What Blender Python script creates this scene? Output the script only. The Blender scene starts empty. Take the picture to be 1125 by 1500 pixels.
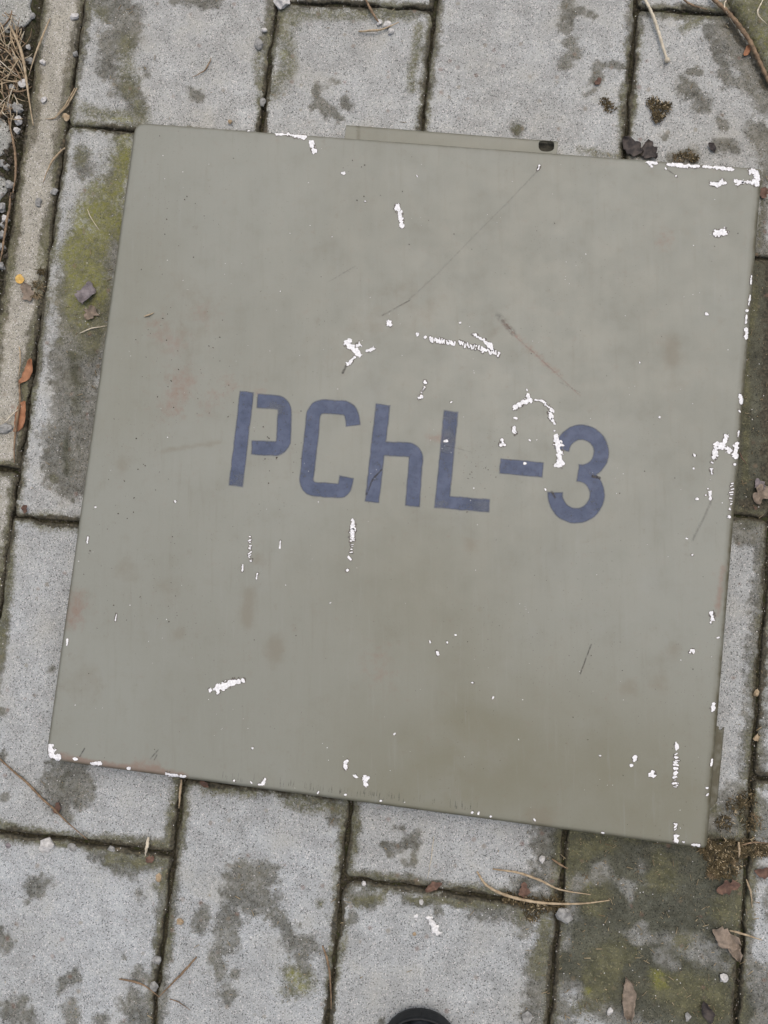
import bpy, math, random
import numpy as np
from mathutils import Matrix, Vector, noise as mnoise
random.seed(7); rng = np.random.default_rng(7)
SC = bpy.context.scene
COL = SC.collection

# ------------------------------------------------------------------ camera
CAM_H, FPX, TX, TY = 0.90, 1155.8, 0.0791, 0.06436
ct, st, cr, sr = math.cos(TX), math.sin(TX), math.cos(TY), math.sin(TY)
ROT = np.array([[cr, 0, sr], [0, 1, 0], [-sr, 0, cr]]) @ np.array([[1, 0, 0], [0, ct, -st], [0, st, ct]])
cd = bpy.data.cameras.new('camera'); cam = bpy.data.objects.new('camera', cd); COL.objects.link(cam)
cd.sensor_fit = 'VERTICAL'; cd.sensor_height = 36.0; cd.lens = FPX * 36.0 / 1500.0
cd.clip_start = 0.01; cd.clip_end = 200.0
m = Matrix([list(r) + [0] for r in ROT] + [[0, 0, 0, 1]]); m.translation = (0, 0, CAM_H)
cam.matrix_world = m
SC.camera = cam

# ------------------------------------------------------------------ light: bright overcast
SUN_EL, SUN_AZ = math.radians(72), math.radians(20)
W = bpy.data.worlds.new('World'); SC.world = W; W.use_nodes = True
wn = W.node_tree; bg = wn.nodes['Background']
sky = wn.nodes.new('ShaderNodeTexSky'); sky.sky_type = 'NISHITA'; sky.sun_disc = False
sky.sun_elevation = SUN_EL; sky.sun_rotation = SUN_AZ
sky.air_density = 1.0; sky.dust_density = 6.0; sky.ozone_density = 1.0
wn.links.new(sky.outputs[0], bg.inputs[0]); bg.inputs[1].default_value = 0.12
sl = bpy.data.lights.new('sun', 'SUN'); sl.energy = 1.2; sl.angle = math.radians(120); sl.color = (1.0, 0.97, 0.90)
so = bpy.data.objects.new('sun', sl); COL.objects.link(so)
d = Vector((math.sin(SUN_AZ) * math.cos(SUN_EL), math.cos(SUN_AZ) * math.cos(SUN_EL), math.sin(SUN_EL)))
so.rotation_euler = (-d).to_track_quat('-Z', 'Y').to_euler(); so.location = d * 5
SC.view_settings.view_transform = 'Standard'; SC.view_settings.look = 'None'
SC.view_settings.exposure = 0.2; SC.view_settings.gamma = 1.0

# ------------------------------------------------------------------ projection helpers (photo pixels <-> planes of the place)
def at(px, py, z=0.0):
    v = ROT @ np.array([px - 562.5, -(py - 750.0), -FPX])
    k = (z - CAM_H) / v[2]
    return np.array([v[0] * k, v[1] * k])
def at_arr(px, py, z):
    v = np.stack([px - 562.5, -(py - 750.0), np.full(px.shape, -FPX)], -1) @ ROT.T
    k = (z - CAM_H) / v[..., 2]
    return v[..., 0] * k, v[..., 1] * k
def to_px(x, y, z=0.0):
    v = np.stack([x, y, np.zeros_like(x) + z - CAM_H], -1) @ ROT
    return 562.5 + v[..., 0] / -v[..., 2] * FPX, 750.0 - v[..., 1] / -v[..., 2] * FPX

def vnoise(x, y, s, seed=0):                       # value noise -1..1, wavelength s
    x = np.asarray(x, float) / s; y = np.asarray(y, float) / s
    xi = np.floor(x).astype(np.int64); yi = np.floor(y).astype(np.int64)
    fx = x - xi; fy = y - yi; fx = fx * fx * (3 - 2 * fx); fy = fy * fy * (3 - 2 * fy)
    def h(a, b):
        n = (a * 374761393 + b * 668265263 + seed * 974634777) & 0x7fffffff
        n = ((n ^ (n >> 13)) * 1274126177) & 0x7fffffff
        return ((n ^ (n >> 16)) & 0xffff) / 32767.5 - 1.0
    return ((h(xi, yi) * (1 - fx) + h(xi + 1, yi) * fx) * (1 - fy) + (h(xi, yi + 1) * (1 - fx) + h(xi + 1, yi + 1) * fx) * fy)
def fbm(x, y, s, seed=0, o=3):
    r = 0; a = 1.0
    for k in range(o):
        r = r + a * vnoise(x, y, s / 2 ** k, seed + k); a *= .5
    return r / 1.6

# ------------------------------------------------------------------ object helpers
def link(name, me, mats=(), parent=None, smooth=True):
    o = bpy.data.objects.new(name, me); COL.objects.link(o)
    for mt in (mats if isinstance(mats, (list, tuple)) else [mats]):
        me.materials.append(mt)
    if parent: o.parent = parent
    if smooth and len(me.polygons): me.polygons.foreach_set('use_smooth', np.ones(len(me.polygons), bool))
    return o
def mesh(name, verts, faces, attrs=None, mat_idx=None):
    me = bpy.data.meshes.new(name)
    me.from_pydata([tuple(map(float, v)) for v in verts], [], [tuple(map(int, f)) for f in faces])
    for k, a in (attrs or {}).items():
        at_ = me.attributes.new(k, 'FLOAT', 'POINT'); at_.data.foreach_set('value', np.asarray(a, np.float32).ravel())
    if mat_idx is not None: me.polygons.foreach_set('material_index', np.asarray(mat_idx, np.int32))
    me.update(); return me
def tag(o, label=None, cat=None, group=None, kind=None):
    if label: o['label'] = label
    if cat: o['category'] = cat
    if group: o['group'] = group
    if kind: o['kind'] = kind
    return o
def empty(name, loc=(0, 0, 0)):
    o = bpy.data.objects.new(name, None); o.empty_display_size = .05; o.location = loc; COL.objects.link(o); return o

# ------------------------------------------------------------------ materials
class NT:
    def __init__(s, name):
        s.m = bpy.data.materials.new(name); s.m.use_nodes = True; s.t = s.m.node_tree
        s.b = s.t.nodes['Principled BSDF']; s.out = s.t.nodes['Material Output']
        s.pos = s.t.nodes.new('ShaderNodeNewGeometry').outputs['Position']
    def put(s, sock, v):
        if hasattr(v, 'is_output'): s.t.links.new(v, sock)
        elif isinstance(v, (tuple, list)): sock.default_value = tuple(v) + ((1.0,) if len(v) == 3 and len(sock.default_value) == 4 else ())
        else: sock.default_value = v
    def noise(s, scale, detail=2, rough=.5, vec=None, dist=0):
        n = s.t.nodes.new('ShaderNodeTexNoise'); s.put(n.inputs['Vector'], vec or s.pos)
        n.inputs['Scale'].default_value = scale; n.inputs['Detail'].default_value = detail; n.inputs['Roughness'].default_value = rough
        n.inputs['Distortion'].default_value = dist
        return n.outputs[0]
    def vor(s, scale, out='Color', rnd=1.0):
        n = s.t.nodes.new('ShaderNodeTexVoronoi'); s.put(n.inputs['Vector'], s.pos); n.inputs['Scale'].default_value = scale
        n.inputs['Randomness'].default_value = rnd
        return n.outputs[out]
    def sep(s, c):
        n = s.t.nodes.new('ShaderNodeSeparateColor'); s.put(n.inputs[0], c); return n.outputs
    def attr(s, name):
        n = s.t.nodes.new('ShaderNodeAttribute'); n.attribute_name = name; return n.outputs['Fac']
    def math(s, op, a, b=0.0, c=None):
        n = s.t.nodes.new('ShaderNodeMath'); n.operation = op; s.put(n.inputs[0], a); s.put(n.inputs[1], b)
        if c is not None: s.put(n.inputs[2], c)
        return n.outputs[0]
    def map(s, v, a, b, c=0.0, d=1.0, smooth=True):
        n = s.t.nodes.new('ShaderNodeMapRange'); n.interpolation_type = 'SMOOTHSTEP' if smooth else 'LINEAR'
        for i, q in enumerate((v, a, b, c, d)): s.put(n.inputs[i], q)
        return n.outputs[0]
    def mix(s, f, a, b, mode='MIX'):
        n = s.t.nodes.new('ShaderNodeMix'); n.data_type = 'RGBA'; n.blend_type = mode
        s.put(n.inputs[0], f); s.put(n.inputs[6], a); s.put(n.inputs[7], b); return n.outputs[2]
    def bump(s, h, strength, dist=.001):
        n = s.t.nodes.new('ShaderNodeBump'); s.put(n.inputs['Height'], h); n.inputs['Strength'].default_value = strength
        n.inputs['Distance'].default_value = dist; s.put(s.b.inputs['Normal'], n.outputs[0])
    def fin(s, col, rough=.8, spec=.3):
        s.put(s.b.inputs['Base Color'], col); s.put(s.b.inputs['Roughness'], rough); s.put(s.b.inputs['Specular IOR Level'], spec)
        return s.m

def stone_material(name, base, olive=0.0):
    n = NT(name)
    g1 = n.sep(n.vor(900))[0]; g2 = n.sep(n.vor(1000))[1]
    fine = n.noise(1100, 2, .7); mid = n.noise(38, 4, .6); big = n.noise(7, 3, .5)
    # aggregate: pale grains, dark grains, white sparkle grains in a grey matrix
    c = n.mix(n.map(g1, 0, 1, 0, 1, False), tuple(x * .89 for x in base), tuple(min(.8, x * 1.13) for x in base))
    c = n.mix(n.map(g2, .84, .95), c, tuple(x * .36 for x in base))
    c = n.mix(n.map(g2, .10, .03), c, (.54, .535, .53))
    c = n.mix(.5, c, n.mix(n.map(fine, .3, .7, 0, 1), (.76, .76, .76), (1.15, 1.15, 1.14)), 'MULTIPLY')
    c = n.mix(.55, c, n.mix(n.map(mid, .3, .7), (.74, .725, .70), (1.19, 1.19, 1.19)), 'MULTIPLY')
    c = n.mix(.5, c, n.mix(n.map(big, .3, .7), (.86, .84, .82), (1.1, 1.1, 1.12)), 'MULTIPLY')
    c = n.mix(n.map(n.noise(19, 4, .65), .48, .72, 0, .5), c, tuple(a * b for a, b in zip(base, (.93, .87, .77))))
    c = n.mix(n.math('MULTIPLY', n.attr('warm'), .6), c, n.mix(1.0, c, (1.03, .985, .925), 'MULTIPLY'))
    edge = n.noise(90, 4, .65); edge2 = n.noise(420, 2, .6)
    warp = n.math('ADD', n.math('MULTIPLY', n.math('SUBTRACT', edge, .5), 4.2), n.math('MULTIPLY', n.math('SUBTRACT', edge2, .5), .8))
    wet = n.map(n.math('ADD', n.attr('wet'), warp), -.55, .75)
    wf = n.math('MULTIPLY', wet, n.map(n.noise(160, 3, .6), .25, .75, .62, .95))
    c = n.mix(wf, c, n.mix(n.map(n.noise(26, 3), .35, .65), (.225, .212, .165), (.375, .352, .285)), 'MULTIPLY')
    c = n.mix(n.math('MULTIPLY', n.map(n.math('ADD', n.attr('wet'), n.math('MULTIPLY', warp, .5)), 1.6, 2.9), .92), c, n.mix(n.noise(40, 4, .6), (.26, .27, .18), (.55, .55, .44)), 'MULTIPLY')
    warp2 = n.math('MULTIPLY', n.math('SUBTRACT', n.noise(45, 5, .7), .5), 3.0)
    moss = n.map(n.math('ADD', n.attr('moss'), n.math('ADD', warp2, n.math('MULTIPLY', n.math('SUBTRACT', edge2, .5), 2.4))), -.7, 1.1)
    warp2_ = n.math('MULTIPLY', n.math('SUBTRACT', n.noise(120, 4, .7), .5), 3.0)
    mossc = n.mix(n.map(n.noise(75, 3, .6), .35, .65), (.060, .060, .030), (.118, .114, .058))
    mossc = n.mix(n.math('MULTIPLY', n.map(n.math('ADD', n.attr('yel'), warp2_), -.4, 1.3), n.map(n.noise(60, 4, .7), .30, .60, .15, 1)), mossc, (.165, .165, .032))
    mossc = n.mix(n.map(n.noise(500, 2), .54, .80), mossc, (.28, .265, .16))
    mossc = n.mix(n.map(n.noise(330, 2), .40, .22), mossc, (.035, .030, .018))
    c = n.mix(n.math('MULTIPLY', moss, n.map(n.noise(230, 4, .75), .36, .60, .38, .86)), c, mossc)
    dirt = n.map(n.math('ADD', n.attr('dirt'), n.math('MULTIPLY', warp, 1.0)), -.1, .7)
    dc = n.mix(n.map(n.noise(300, 3, .7), .35, .7), (.022, .020, .013), (.085, .073, .048))
    c = n.mix(n.math('MULTIPLY', dirt, .88), c, dc)
    tint = n.sep(n.vor(95)); td = n.vor(95, 'Distance')
    blot = n.math('MULTIPLY', n.map(n.math('ADD', td, n.math('MULTIPLY', edge2, .35)), .52, .30), n.map(tint[0], .86, .90))
    c = n.mix(n.math('MULTIPLY', blot, .45), c, n.mix(tint[1], (.16, .085, .065), (.17, .15, .09)))
    pit2 = n.math('MULTIPLY', n.map(n.vor(330, 'Distance'), .24, .12), n.map(n.sep(n.vor(330))[1], .84, .87))
    c = n.mix(n.math('MULTIPLY', pit2, .7), c, (.045, .042, .042))
    fl = n.math('MULTIPLY', n.map(n.vor(300, 'Distance'), .22, .12), n.map(n.sep(n.vor(300))[0], .93, .95))
    c = n.mix(n.math('MULTIPLY', fl, .8), c, (.62, .61, .60))
    # small dark pits and grime specks
    pit = n.math('MULTIPLY', n.map(n.vor(150, 'Distance'), .14, .07), n.map(n.sep(n.vor(150))[2], .80, .82))
    c = n.mix(n.math('MULTIPLY', pit, .75), c, (.035, .03, .028))
    h = n.math('ADD', n.math('MULTIPLY', fine, .35), n.math('ADD', n.math('MULTIPLY', g1, .35), n.math('ADD', n.math('MULTIPLY', pit, -1.0), n.math('MULTIPLY', moss, n.math('MULTIPLY', n.noise(420, 3, .7), 1.6)))))
    n.bump(h, .55, .0009)
    return n.fin(c, n.map(wf, 0, 1, .9, .72), .25)

def simple(name, c1, c2, scale=300, rough=.75, bump=.3, spec=.3, c3=None):
    n = NT(name); f = n.noise(scale, 4, .65)
    c = n.mix(n.map(f, .32, .68), c1, c2)
    if c3: c = n.mix(n.map(n.noise(scale * .35, 3), .52, .7), c, c3)
    if bump: n.bump(f, bump, .0008)
    return n.fin(c, rough, spec)

M = {}
M['paver'] = stone_material('grey_concrete', (.331, .351, .353))
M['kerb'] = stone_material('warm_concrete', (.325, .322, .285))
M['soil'] = simple('dark_soil', (.014, .013, .008), (.060, .054, .034), 330, .95, .8, .15, (.032, .036, .014))
M['grit_d'] = simple('dark_grit', (.02, .017, .014), (.10, .085, .065), 500, .9, .3, .2)
M['grit_l'] = simple('pale_grit', (.26, .25, .22), (.46, .44, .40), 300, .8, .3, .3)
M['peb'] = simple('grey_pebble', (.15, .15, .142), (.31, .31, .295), 240, .75, .3, .3)
M['peb_w'] = simple('white_pebble', (.34, .335, .32), (.56, .55, .53), 240, .7, .3, .3)
M['peb_t'] = simple('tan_pebble', (.26, .19, .11), (.38, .30, .20), 240, .7, .3, .3)
M['straw'] = simple('dry_straw', (.26, .195, .12), (.43, .345, .23), 170, .7, .2, .3)
M['straw_d'] = simple('brown_stalk', (.12, .082, .05), (.26, .18, .11), 170, .75, .3, .3)
M['straw_p'] = simple('pale_stem', (.42, .37, .28), (.62, .56, .44), 170, .7, .2, .3)
M['leaf_p'] = simple('grey_violet_leaf', (.10, .088, .092), (.22, .195, .20), 130, .8, .5, .3)
M['leaf_b'] = simple('beige_leaf', (.13, .105, .08), (.25, .20, .155), 130, .8, .5, .3)
M['leaf_o'] = simple('orange_brown_leaf', (.22, .095, .045), (.34, .16, .08), 110, .65, .4, .4)
M['leaf_r'] = simple('red_brown_leaf', (.075, .045, .034), (.155, .092, .066), 130, .75, .5, .3)
M['leaf_d'] = simple('dark_leaf', (.020, .017, .017), (.075, .062, .054), 120, .7, .5, .3)
M['leaf_y'] = simple('yellow_lichen', (.50, .30, .07), (.62, .42, .14), 400, .8, .4, .3)
M['mossy'] = simple('olive_moss', (.030, .025, .014), (.11, .085, .045), 160, .9, .4, .15, (.17, .125, .075))
M['litter'] = simple('plant_litter', (.16, .12, .07), (.40, .33, .21), 60, .85, 0, .2)
M['cobble'] = stone_material('cobble_stone', (.30, .31, .29))
M['white_mark'] = simple('chalky_white', (.50, .50, .49), (.74, .74, .73), 300, .9, .3, .2)

# painted steel
def paint_material():
    n = NT('olive_grey_paint')
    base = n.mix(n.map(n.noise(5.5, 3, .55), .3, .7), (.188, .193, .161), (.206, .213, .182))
    base = n.mix(n.math('MULTIPLY', n.attr('olive'), n.map(n.noise(12, 5, .6), .3, .7, .62, 1.0)), base, (.128, .122, .075))  # 'olive': photographer's dark reflection painted into the lid colour
    st_ = n.math('ADD', n.attr('stain'), n.math('MULTIPLY', n.math('SUBTRACT', n.noise(60, 4, .65), .5), 1.6))
    base = n.mix(n.math('MULTIPLY', n.map(st_, .0, 1.0), .42), base, (.135, .112, .073))
    ru = n.math('ADD', n.attr('rust'), n.math('MULTIPLY', n.math('SUBTRACT', n.noise(130, 4, .7), .5), 1.8))
    base = n.mix(n.math('MULTIPLY', n.map(ru, .1, 1.1), .55), base, (.18, .095, .065))
    base = n.mix(n.math('MULTIPLY', n.attr('edge'), n.map(n.noise(70, 4, .6), .3, .65, .45, .9)), base, (.070, .063, .034))  # 'edge': rounded-rim shading painted dark; on the bracket its own olive
    bl = n.noise(26, 5, .65)
    base = n.mix(n.map(bl, .55, .78, 0, .28), base, (.150, .138, .10))
    base = n.mix(n.map(n.noise(75, 4, .7), .60, .80, 0, .35), base, (.14, .118, .085))
    base = n.mix(n.map(n.noise(14, 4, .6), .58, .75, 0, .14), base, (.235, .245, .228))
    mp = n.t.nodes.new('ShaderNodeMapping'); mp.inputs['Rotation'].default_value = (0, 0, .11); mp.inputs['Scale'].default_value = (1, .07, 1); n.put(mp.inputs['Vector'], n.pos)
    streak = n.noise(190, 5, .65, vec=mp.outputs[0])
    base = n.mix(n.map(streak, .52, .80, 0, .30), base, (.150, .142, .108)); base = n.mix(n.map(streak, .46, .22, 0, .25), base, (.228, .236, .214))
    # dark grime specks, in drifts
    drift = n.map(n.noise(9, 3, .6), .42, .68)
    sp = n.math('MULTIPLY', n.map(n.vor(210, 'Distance'), .16, .08), n.map(n.sep(n.vor(210))[0], .84, .86))
    base = n.mix(n.math('MULTIPLY', n.math('MULTIPLY', sp, drift), .6), base, (.06, .05, .038))
    sp2 = n.math('MULTIPLY', n.map(n.vor(420, 'Distance'), .26, .14), n.map(n.sep(n.vor(420))[1], .86, .88))
    base = n.mix(n.math('MULTIPLY', n.math('MULTIPLY', sp2, n.map(drift, 0, 1, .2, 1)), .45), base, (.09, .075, .055))
    fine = n.noise(1400, 2, .6)
    base = n.mix(.35, base, n.mix(fine, (.82, .82, .82), (1.18, 1.18, 1.18)), 'MULTIPLY')
    h = n.math('ADD', n.math('MULTIPLY', n.noise(240, 3, .5), .5), n.math('MULTIPLY', n.noise(8, 2), 3.0))
    n.bump(h, .10, .0012)
    return n.fin(base, n.map(bl, .3, .7, .40, .55), .42)
M['paint'] = paint_material()
def stencil_material():
    n = NT('slate_blue_stencil_paint')
    c = n.mix(n.map(n.noise(60, 4, .6), .35, .65), (.047, .065, .114), (.068, .088, .145))
    sp = n.math('MULTIPLY', n.map(n.vor(260, 'Distance'), .16, .08), n.map(n.sep(n.vor(260))[0], .88, .9))
    c = n.mix(n.math('MULTIPLY', sp, .7), c, (.03, .03, .035))
    f = n.math('ADD', n.attr('fade'), n.math('MULTIPLY', n.math('SUBTRACT', n.noise(900, 2, .6), .5), 1.1))
    a = n.math('MULTIPLY', n.map(f, -2.2, 1.5), n.map(n.noise(160, 4, .7), .22, .6, .66, .97))
    a = n.math('MULTIPLY', a, n.math('SUBTRACT', 1.0, n.attr('worn')))
    n.put(n.b.inputs['Alpha'], a)
    return n.fin(c, .5, .35)
M['stencil'] = stencil_material()
def mark_material(name, col, amt):
    n = NT(name); a = n.math('MULTIPLY', n.attr('fade'), n.map(n.noise(260, 4, .7), .35, .6, .15, 1.0))
    n.put(n.b.inputs['Alpha'], n.math('MULTIPLY', a, amt)); return n.fin(col, .6, .3)
M['scratch'] = mark_material('dark_scratch', (.055, .05, .045), .8)
M['redscuff'] = mark_material('red_scuff', (.30, .10, .07), .7)
M['chip'] = simple('white_primer', (.58, .58, .585), (.80, .80, .80), 420, .7, .25, .3)
M['chip_edge_shade'] = simple('chip_edge_shade', (.075, .07, .065), (.17, .155, .13), 500, .8, .2, .2)  # dark ring that paints the shadow of the broken paint edge
M['rubber'] = simple('black_rubber', (.006, .007, .008), (.012, .014, .016), 220, .6, .25, .3)
M['leather'] = simple('black_leather', (.007, .009, .012), (.016, .019, .025), 300, .5, .35, .35)
M['hole'] = simple('hole_shade', (.02, .02, .015), (.05, .048, .035), 200, .7, .2, .2)  # near-black colour stands in for the shade inside the hole

# ------------------------------------------------------------------ slab: rounded-edge rectangular grid
def graded(a, b, step, e):
    off = [0, .06 * e, .22 * e, .5 * e, .8 * e, 1.15 * e]
    n = max(2, int((b - a - 2.3 * e) / step))
    return np.array([a + o for o in off] + list(np.linspace(a + 1.15 * e, b - 1.15 * e, n + 1)[1:-1]) + [b - o for o in off[::-1]])
def slab(u0, u1, v0, v1, radii, e, ztop, zbot, step, rough=0.0, seed=0, relief=0.0):
    """returns local verts (u,v,z), faces, inside distance; radii = (u0v0, u1v0, u1v1, u0v1)"""
    U, V = np.meshgrid(graded(u0, u1, step, e), graded(v0, v1, step, e))
    ny, nx = U.shape; U = U.copy(); V = V.copy()
    D = np.minimum(np.minimum(U - u0, u1 - U), np.minimum(V - v0, v1 - V))
    for (cu, cv, su, sv, r) in ((u0, v0, 1, 1, radii[0]), (u1, v0, -1, 1, radii[1]), (u1, v1, -1, -1, radii[2]), (u0, v1, 1, -1, radii[3])):
        a = (cu + su * r - U) * su; b = (cv + sv * r - V) * sv
        k = (a > 0) & (b > 0)
        A = np.clip(a[k], 0, r); B = np.clip(b[k], 0, r)
        a2 = A * np.sqrt(1 - B * B / (2 * r * r)); b2 = B * np.sqrt(1 - A * A / (2 * r * r))
        U[k] = cu + su * (r - a2); V[k] = cv + sv * (r - b2); D[k] = r - np.hypot(a2, b2)
    D = np.maximum(D, 0)
    ee = e
    if rough:
        ee = e * (1 + .7 * fbm(U, V, .025, seed)); ee = np.maximum(ee, e * .25)
        w = np.exp(-D / .004) * rough
        U = U + w * fbm(U + 3, V, .016, seed + 5); V = V + w * fbm(U, V + 7, .016, seed + 9)
    t = np.clip(1 - D / ee, 0, 1)
    Z = ztop - ee * (1 - np.sqrt(np.maximum(0, 1 - t * t)))
    if relief: Z = Z + relief * (fbm(U, V, .05, seed + 20) + .5 * vnoise(U, V, .006, seed + 31)) * np.clip(D / .004, 0, 1)
    verts = list(zip(U.ravel(), V.ravel(), Z.ravel()))
    idx = np.arange(nx * ny).reshape(ny, nx)
    faces = np.stack([idx[:-1, :-1], idx[:-1, 1:], idx[1:, 1:], idx[1:, :-1]], -1).reshape(-1, 4).tolist()
    loop = list(idx[0, :]) + list(idx[1:, -1]) + list(idx[-1, -2::-1]) + list(idx[-2:0:-1, 0])
    base = len(verts)
    for i in loop: verts.append((verts[i][0], verts[i][1], zbot))
    L = len(loop)
    for k in range(L): faces.append([loop[k], base + k, base + (k + 1) % L, loop[(k + 1) % L]])
    dist = np.concatenate([D.ravel(), np.zeros(L)])
    return np.array(verts), faces, dist

# ------------------------------------------------------------------ ground sheet
GA = math.radians(-6.0); GU = np.array([math.cos(GA), math.sin(GA)]); GV = np.array([-math.sin(GA), math.cos(GA)])
def uv_of(px, py, z=0): p = at(px, py, z); return float(p @ GU), float(p @ GV)
gx = np.concatenate([[-8, -3, -1.5], np.arange(-.9, .9, .008), [1.5, 3, 8]])
X, Y = np.meshgrid(gx, gx)
near = (np.abs(X) < .95) & (np.abs(Y) < .95)
Z = np.where(near, -.0052 + .0026 * fbm(X, Y, .03, 3) + .0016 * vnoise(X, Y, .009, 9), -.012)
Uc = X * GU[0] + Y * GU[1]
Z = np.where(near & (Uc < -.573), Z + .0005 + .003 * fbm(X, Y, .05, 40), Z)
ix = np.arange(X.size).reshape(X.shape)
F = np.stack([ix[:-1, :-1], ix[:-1, 1:], ix[1:, 1:], ix[1:, :-1]], -1).reshape(-1, 4).tolist()
Z = np.where(near & (Uc > -.565) & (Uc < -.504), -.013, Z)
ground = link('ground', mesh('ground', zip(X.ravel(), Y.ravel(), Z.ravel()), F), M['soil']); tag(ground, kind='structure')

# ------------------------------------------------------------------ stains, in photo pixels on the ground plane: (points, radius px)
WET = [  # grey brown damp or algae stains
 ([(158,-5),(182,25),(180,55)], 27), ([(163,50),(160,105)], 17), ([(178,125),(195,140),(200,158)], 17), ([(255,0),(320,3)], 9), ([(212,100),(216,112)], 5),
 ([(290,140),(282,135)], 9), ([(467,132),(463,150),(478,166)], 8), ([(470,148),(490,162),(500,172)], 8), ([(505,150),(512,158)], 7), ([(480,128)], 4), ([(456,160)], 5),
 ([(485,120),(497,122)], 3), ([(832,0),(836,22),(830,42)], 11), ([(842,15),(868,24)], 6), ([(835,60),(838,82),(825,96)], 12), ([(876,98),(874,118)], 11), ([(902,95),(910,97)], 7),
 ([(858,138),(870,130)], 5), ([(756,190)], 11), ([(895,92)], 8),
 ([(1060,20),(1075,60),(1110,110),(1130,150)], 24), ([(1040,40),(1062,95)], 10), ([(1010,105),(1022,103)], 7), ([(1000,125),(1030,150)], 15), ([(1060,112),(1100,130)], 12),
 ([(1055,175),(1063,182)], 8), ([(920,230),(945,225)], 12), ([(990,232),(1012,228)], 13), ([(1050,212),(1075,214)], 11), ([(1110,190),(1125,230)], 18), ([(975,200)], 6),
 ([(118,235),(122,250)], 16), ([(150,310),(175,350),(140,400)], 26), ([(120,360),(105,430),(110,500)], 27), ([(150,430),(140,520)], 32), ([(108,520),(112,600)], 38),
 ([(95,640),(100,690)], 37), ([(115,690),(120,600)], 30), ([(100,712)], 24), ([(165,280),(180,230)], 16),
 ([(100,1130),(88,1150),(112,1160)], 31), ([(78,1178),(100,1192)], 12), ([(0,1105)], 10), ([(8,1165)], 9), ([(0,1040)], 8), ([(74,985)], 7),
 ([(55,1298)], 20), ([(72,1290)], 11), ([(40,1322)], 5), ([(145,1250),(185,1272),(230,1255)], 18), ([(175,1275)], 14), ([(0,1370),(8,1380)], 15), ([(15,1392)], 5),
 ([(112,1428),(92,1440)], 11), ([(84,1456)], 6), ([(30,1470),(45,1490),(10,1480)], 14), ([(103,1478),(108,1490)], 15), ([(200,1470),(208,1500)], 24), ([(150,1495)], 14), ([(205,1428)], 14), ([(205,1312)], 9), ([(182,1400)], 4),
 ([(350,1278),(388,1285)], 22), ([(345,1310),(385,1325)], 26), ([(345,1270)], 12), ([(335,1345),(330,1370)], 20), ([(320,1390),(322,1420)], 15), ([(340,1385)], 12), ([(400,1335),(425,1365)], 14), ([(430,1378),(452,1385)], 18), ([(440,1400),(445,1420)], 15),
 ([(296,1335),(292,1362)], 11), ([(345,1430)], 9), ([(330,1458)], 15), ([(300,1345)], 8), ([(338,1268)], 7), ([(268,1190),(270,1240)], 5),
 ([(494,1190),(488,1205)], 9), ([(525,1195),(527,1215)], 5), ([(528,1180)], 4), ([(610,1222),(588,1240)], 9), ([(564,1240),(572,1250)], 7), ([(612,1235),(606,1262)], 7), ([(588,1262),(594,1266)], 6), ([(607,1282)], 5), ([(580,1240)], 7), ([(575,1212),(592,1213)], 3),
 ([(765,1300),(785,1290)], 17), ([(800,1260),(815,1240)], 18), ([(810,1290)], 14), ([(700,1330),(760,1335)], 17), ([(770,1350)], 20), ([(795,1390),(790,1460),(780,1490)], 22),
 ([(505,1310),(540,1318)], 16), ([(600,1318),(690,1322)], 9), ([(515,1345)], 10), ([(640,1335)], 9), ([(560,1495)], 6),
 ([(850,1240),(1040,1265)], 75), ([(880,1330),(1060,1330)], 70), ([(860,1400),(1050,1480)], 85), ([(850,1310)], 30), ([(1060,1400)], 40), ([(1040,1360)], 50), ([(830,1350),(830,1480)], 22),
 ([(1100,400),(1100,740)], 62), ([(1120,250),(1118,372)], 7), ([(1124,850),(1112,960)], 21), ([(1110,980),(1104,1140)], 21), ([(1075,1180),(1120,1200)], 32), ([(1045,1200)], 16), ([(1110,1330),(1090,1400),(1120,1440)], 22), ([(1110,1210)], 26), ([(1100,1470)], 10), ([(1110,790),(1115,840)], 10),
]
MOSS = [  # olive and yellow green growth
 ([(125,160),(205,178)], 10), ([(185,60),(190,130)], 14), ([(150,20)], 12), ([(130,60)], 6), ([(205,165)], 14),
 ([(405,20),(420,60),(418,100),(400,130)], 15), ([(400,20),(600,22)], 10), ([(612,40),(604,130)], 8), ([(378,60),(382,170)], 6), ([(430,30)], 14),
 ([(185,200),(170,300)], 22), ([(120,230)], 14), ([(150,300),(120,380),(130,420)], 40), ([(170,330)], 30), ([(110,430),(115,470)], 28), ([(145,460),(130,500)], 24), ([(88,500)], 9), ([(170,240)], 22), ([(80,700)], 5),
 ([(160,1260),(235,1262)], 12), ([(60,1228),(110,1236)], 7), ([(205,1246),(242,1250)], 5), ([(235,1300),(242,1280)], 9), ([(300,1155),(370,1162)], 10), ([(420,1175),(500,1185)], 12), ([(425,1425),(450,1440),(428,1452)], 16), ([(466,1325)], 6), ([(495,1270),(488,1370)], 4),
 ([(520,1320),(560,1312)], 9), ([(600,1315),(700,1328)], 7), ([(790,1420),(800,1350)], 15), ([(760,1340)], 12), ([(505,1350),(500,1400)], 5),
 ([(880,1240),(840,1250)], 25), ([(900,1400),(860,1460)], 30), ([(980,1440),(1040,1470)], 34), ([(970,1280)], 30), ([(1060,1330)], 22), ([(870,1320)], 25), ([(1000,1380)], 14),
 ([(1105,420),(1095,520),(1090,700)], 6), ([(1045,1185)], 14), ([(1060,1330)], 14), ([(1115,250),(1115,360)], 3), ([(850,222),(905,230)], 5), ([(1085,470)], 10),
 ([(1000,40),(1060,10)], 8), ([(756,190)], 7), ([(1100,1350)], 8),
]
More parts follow.
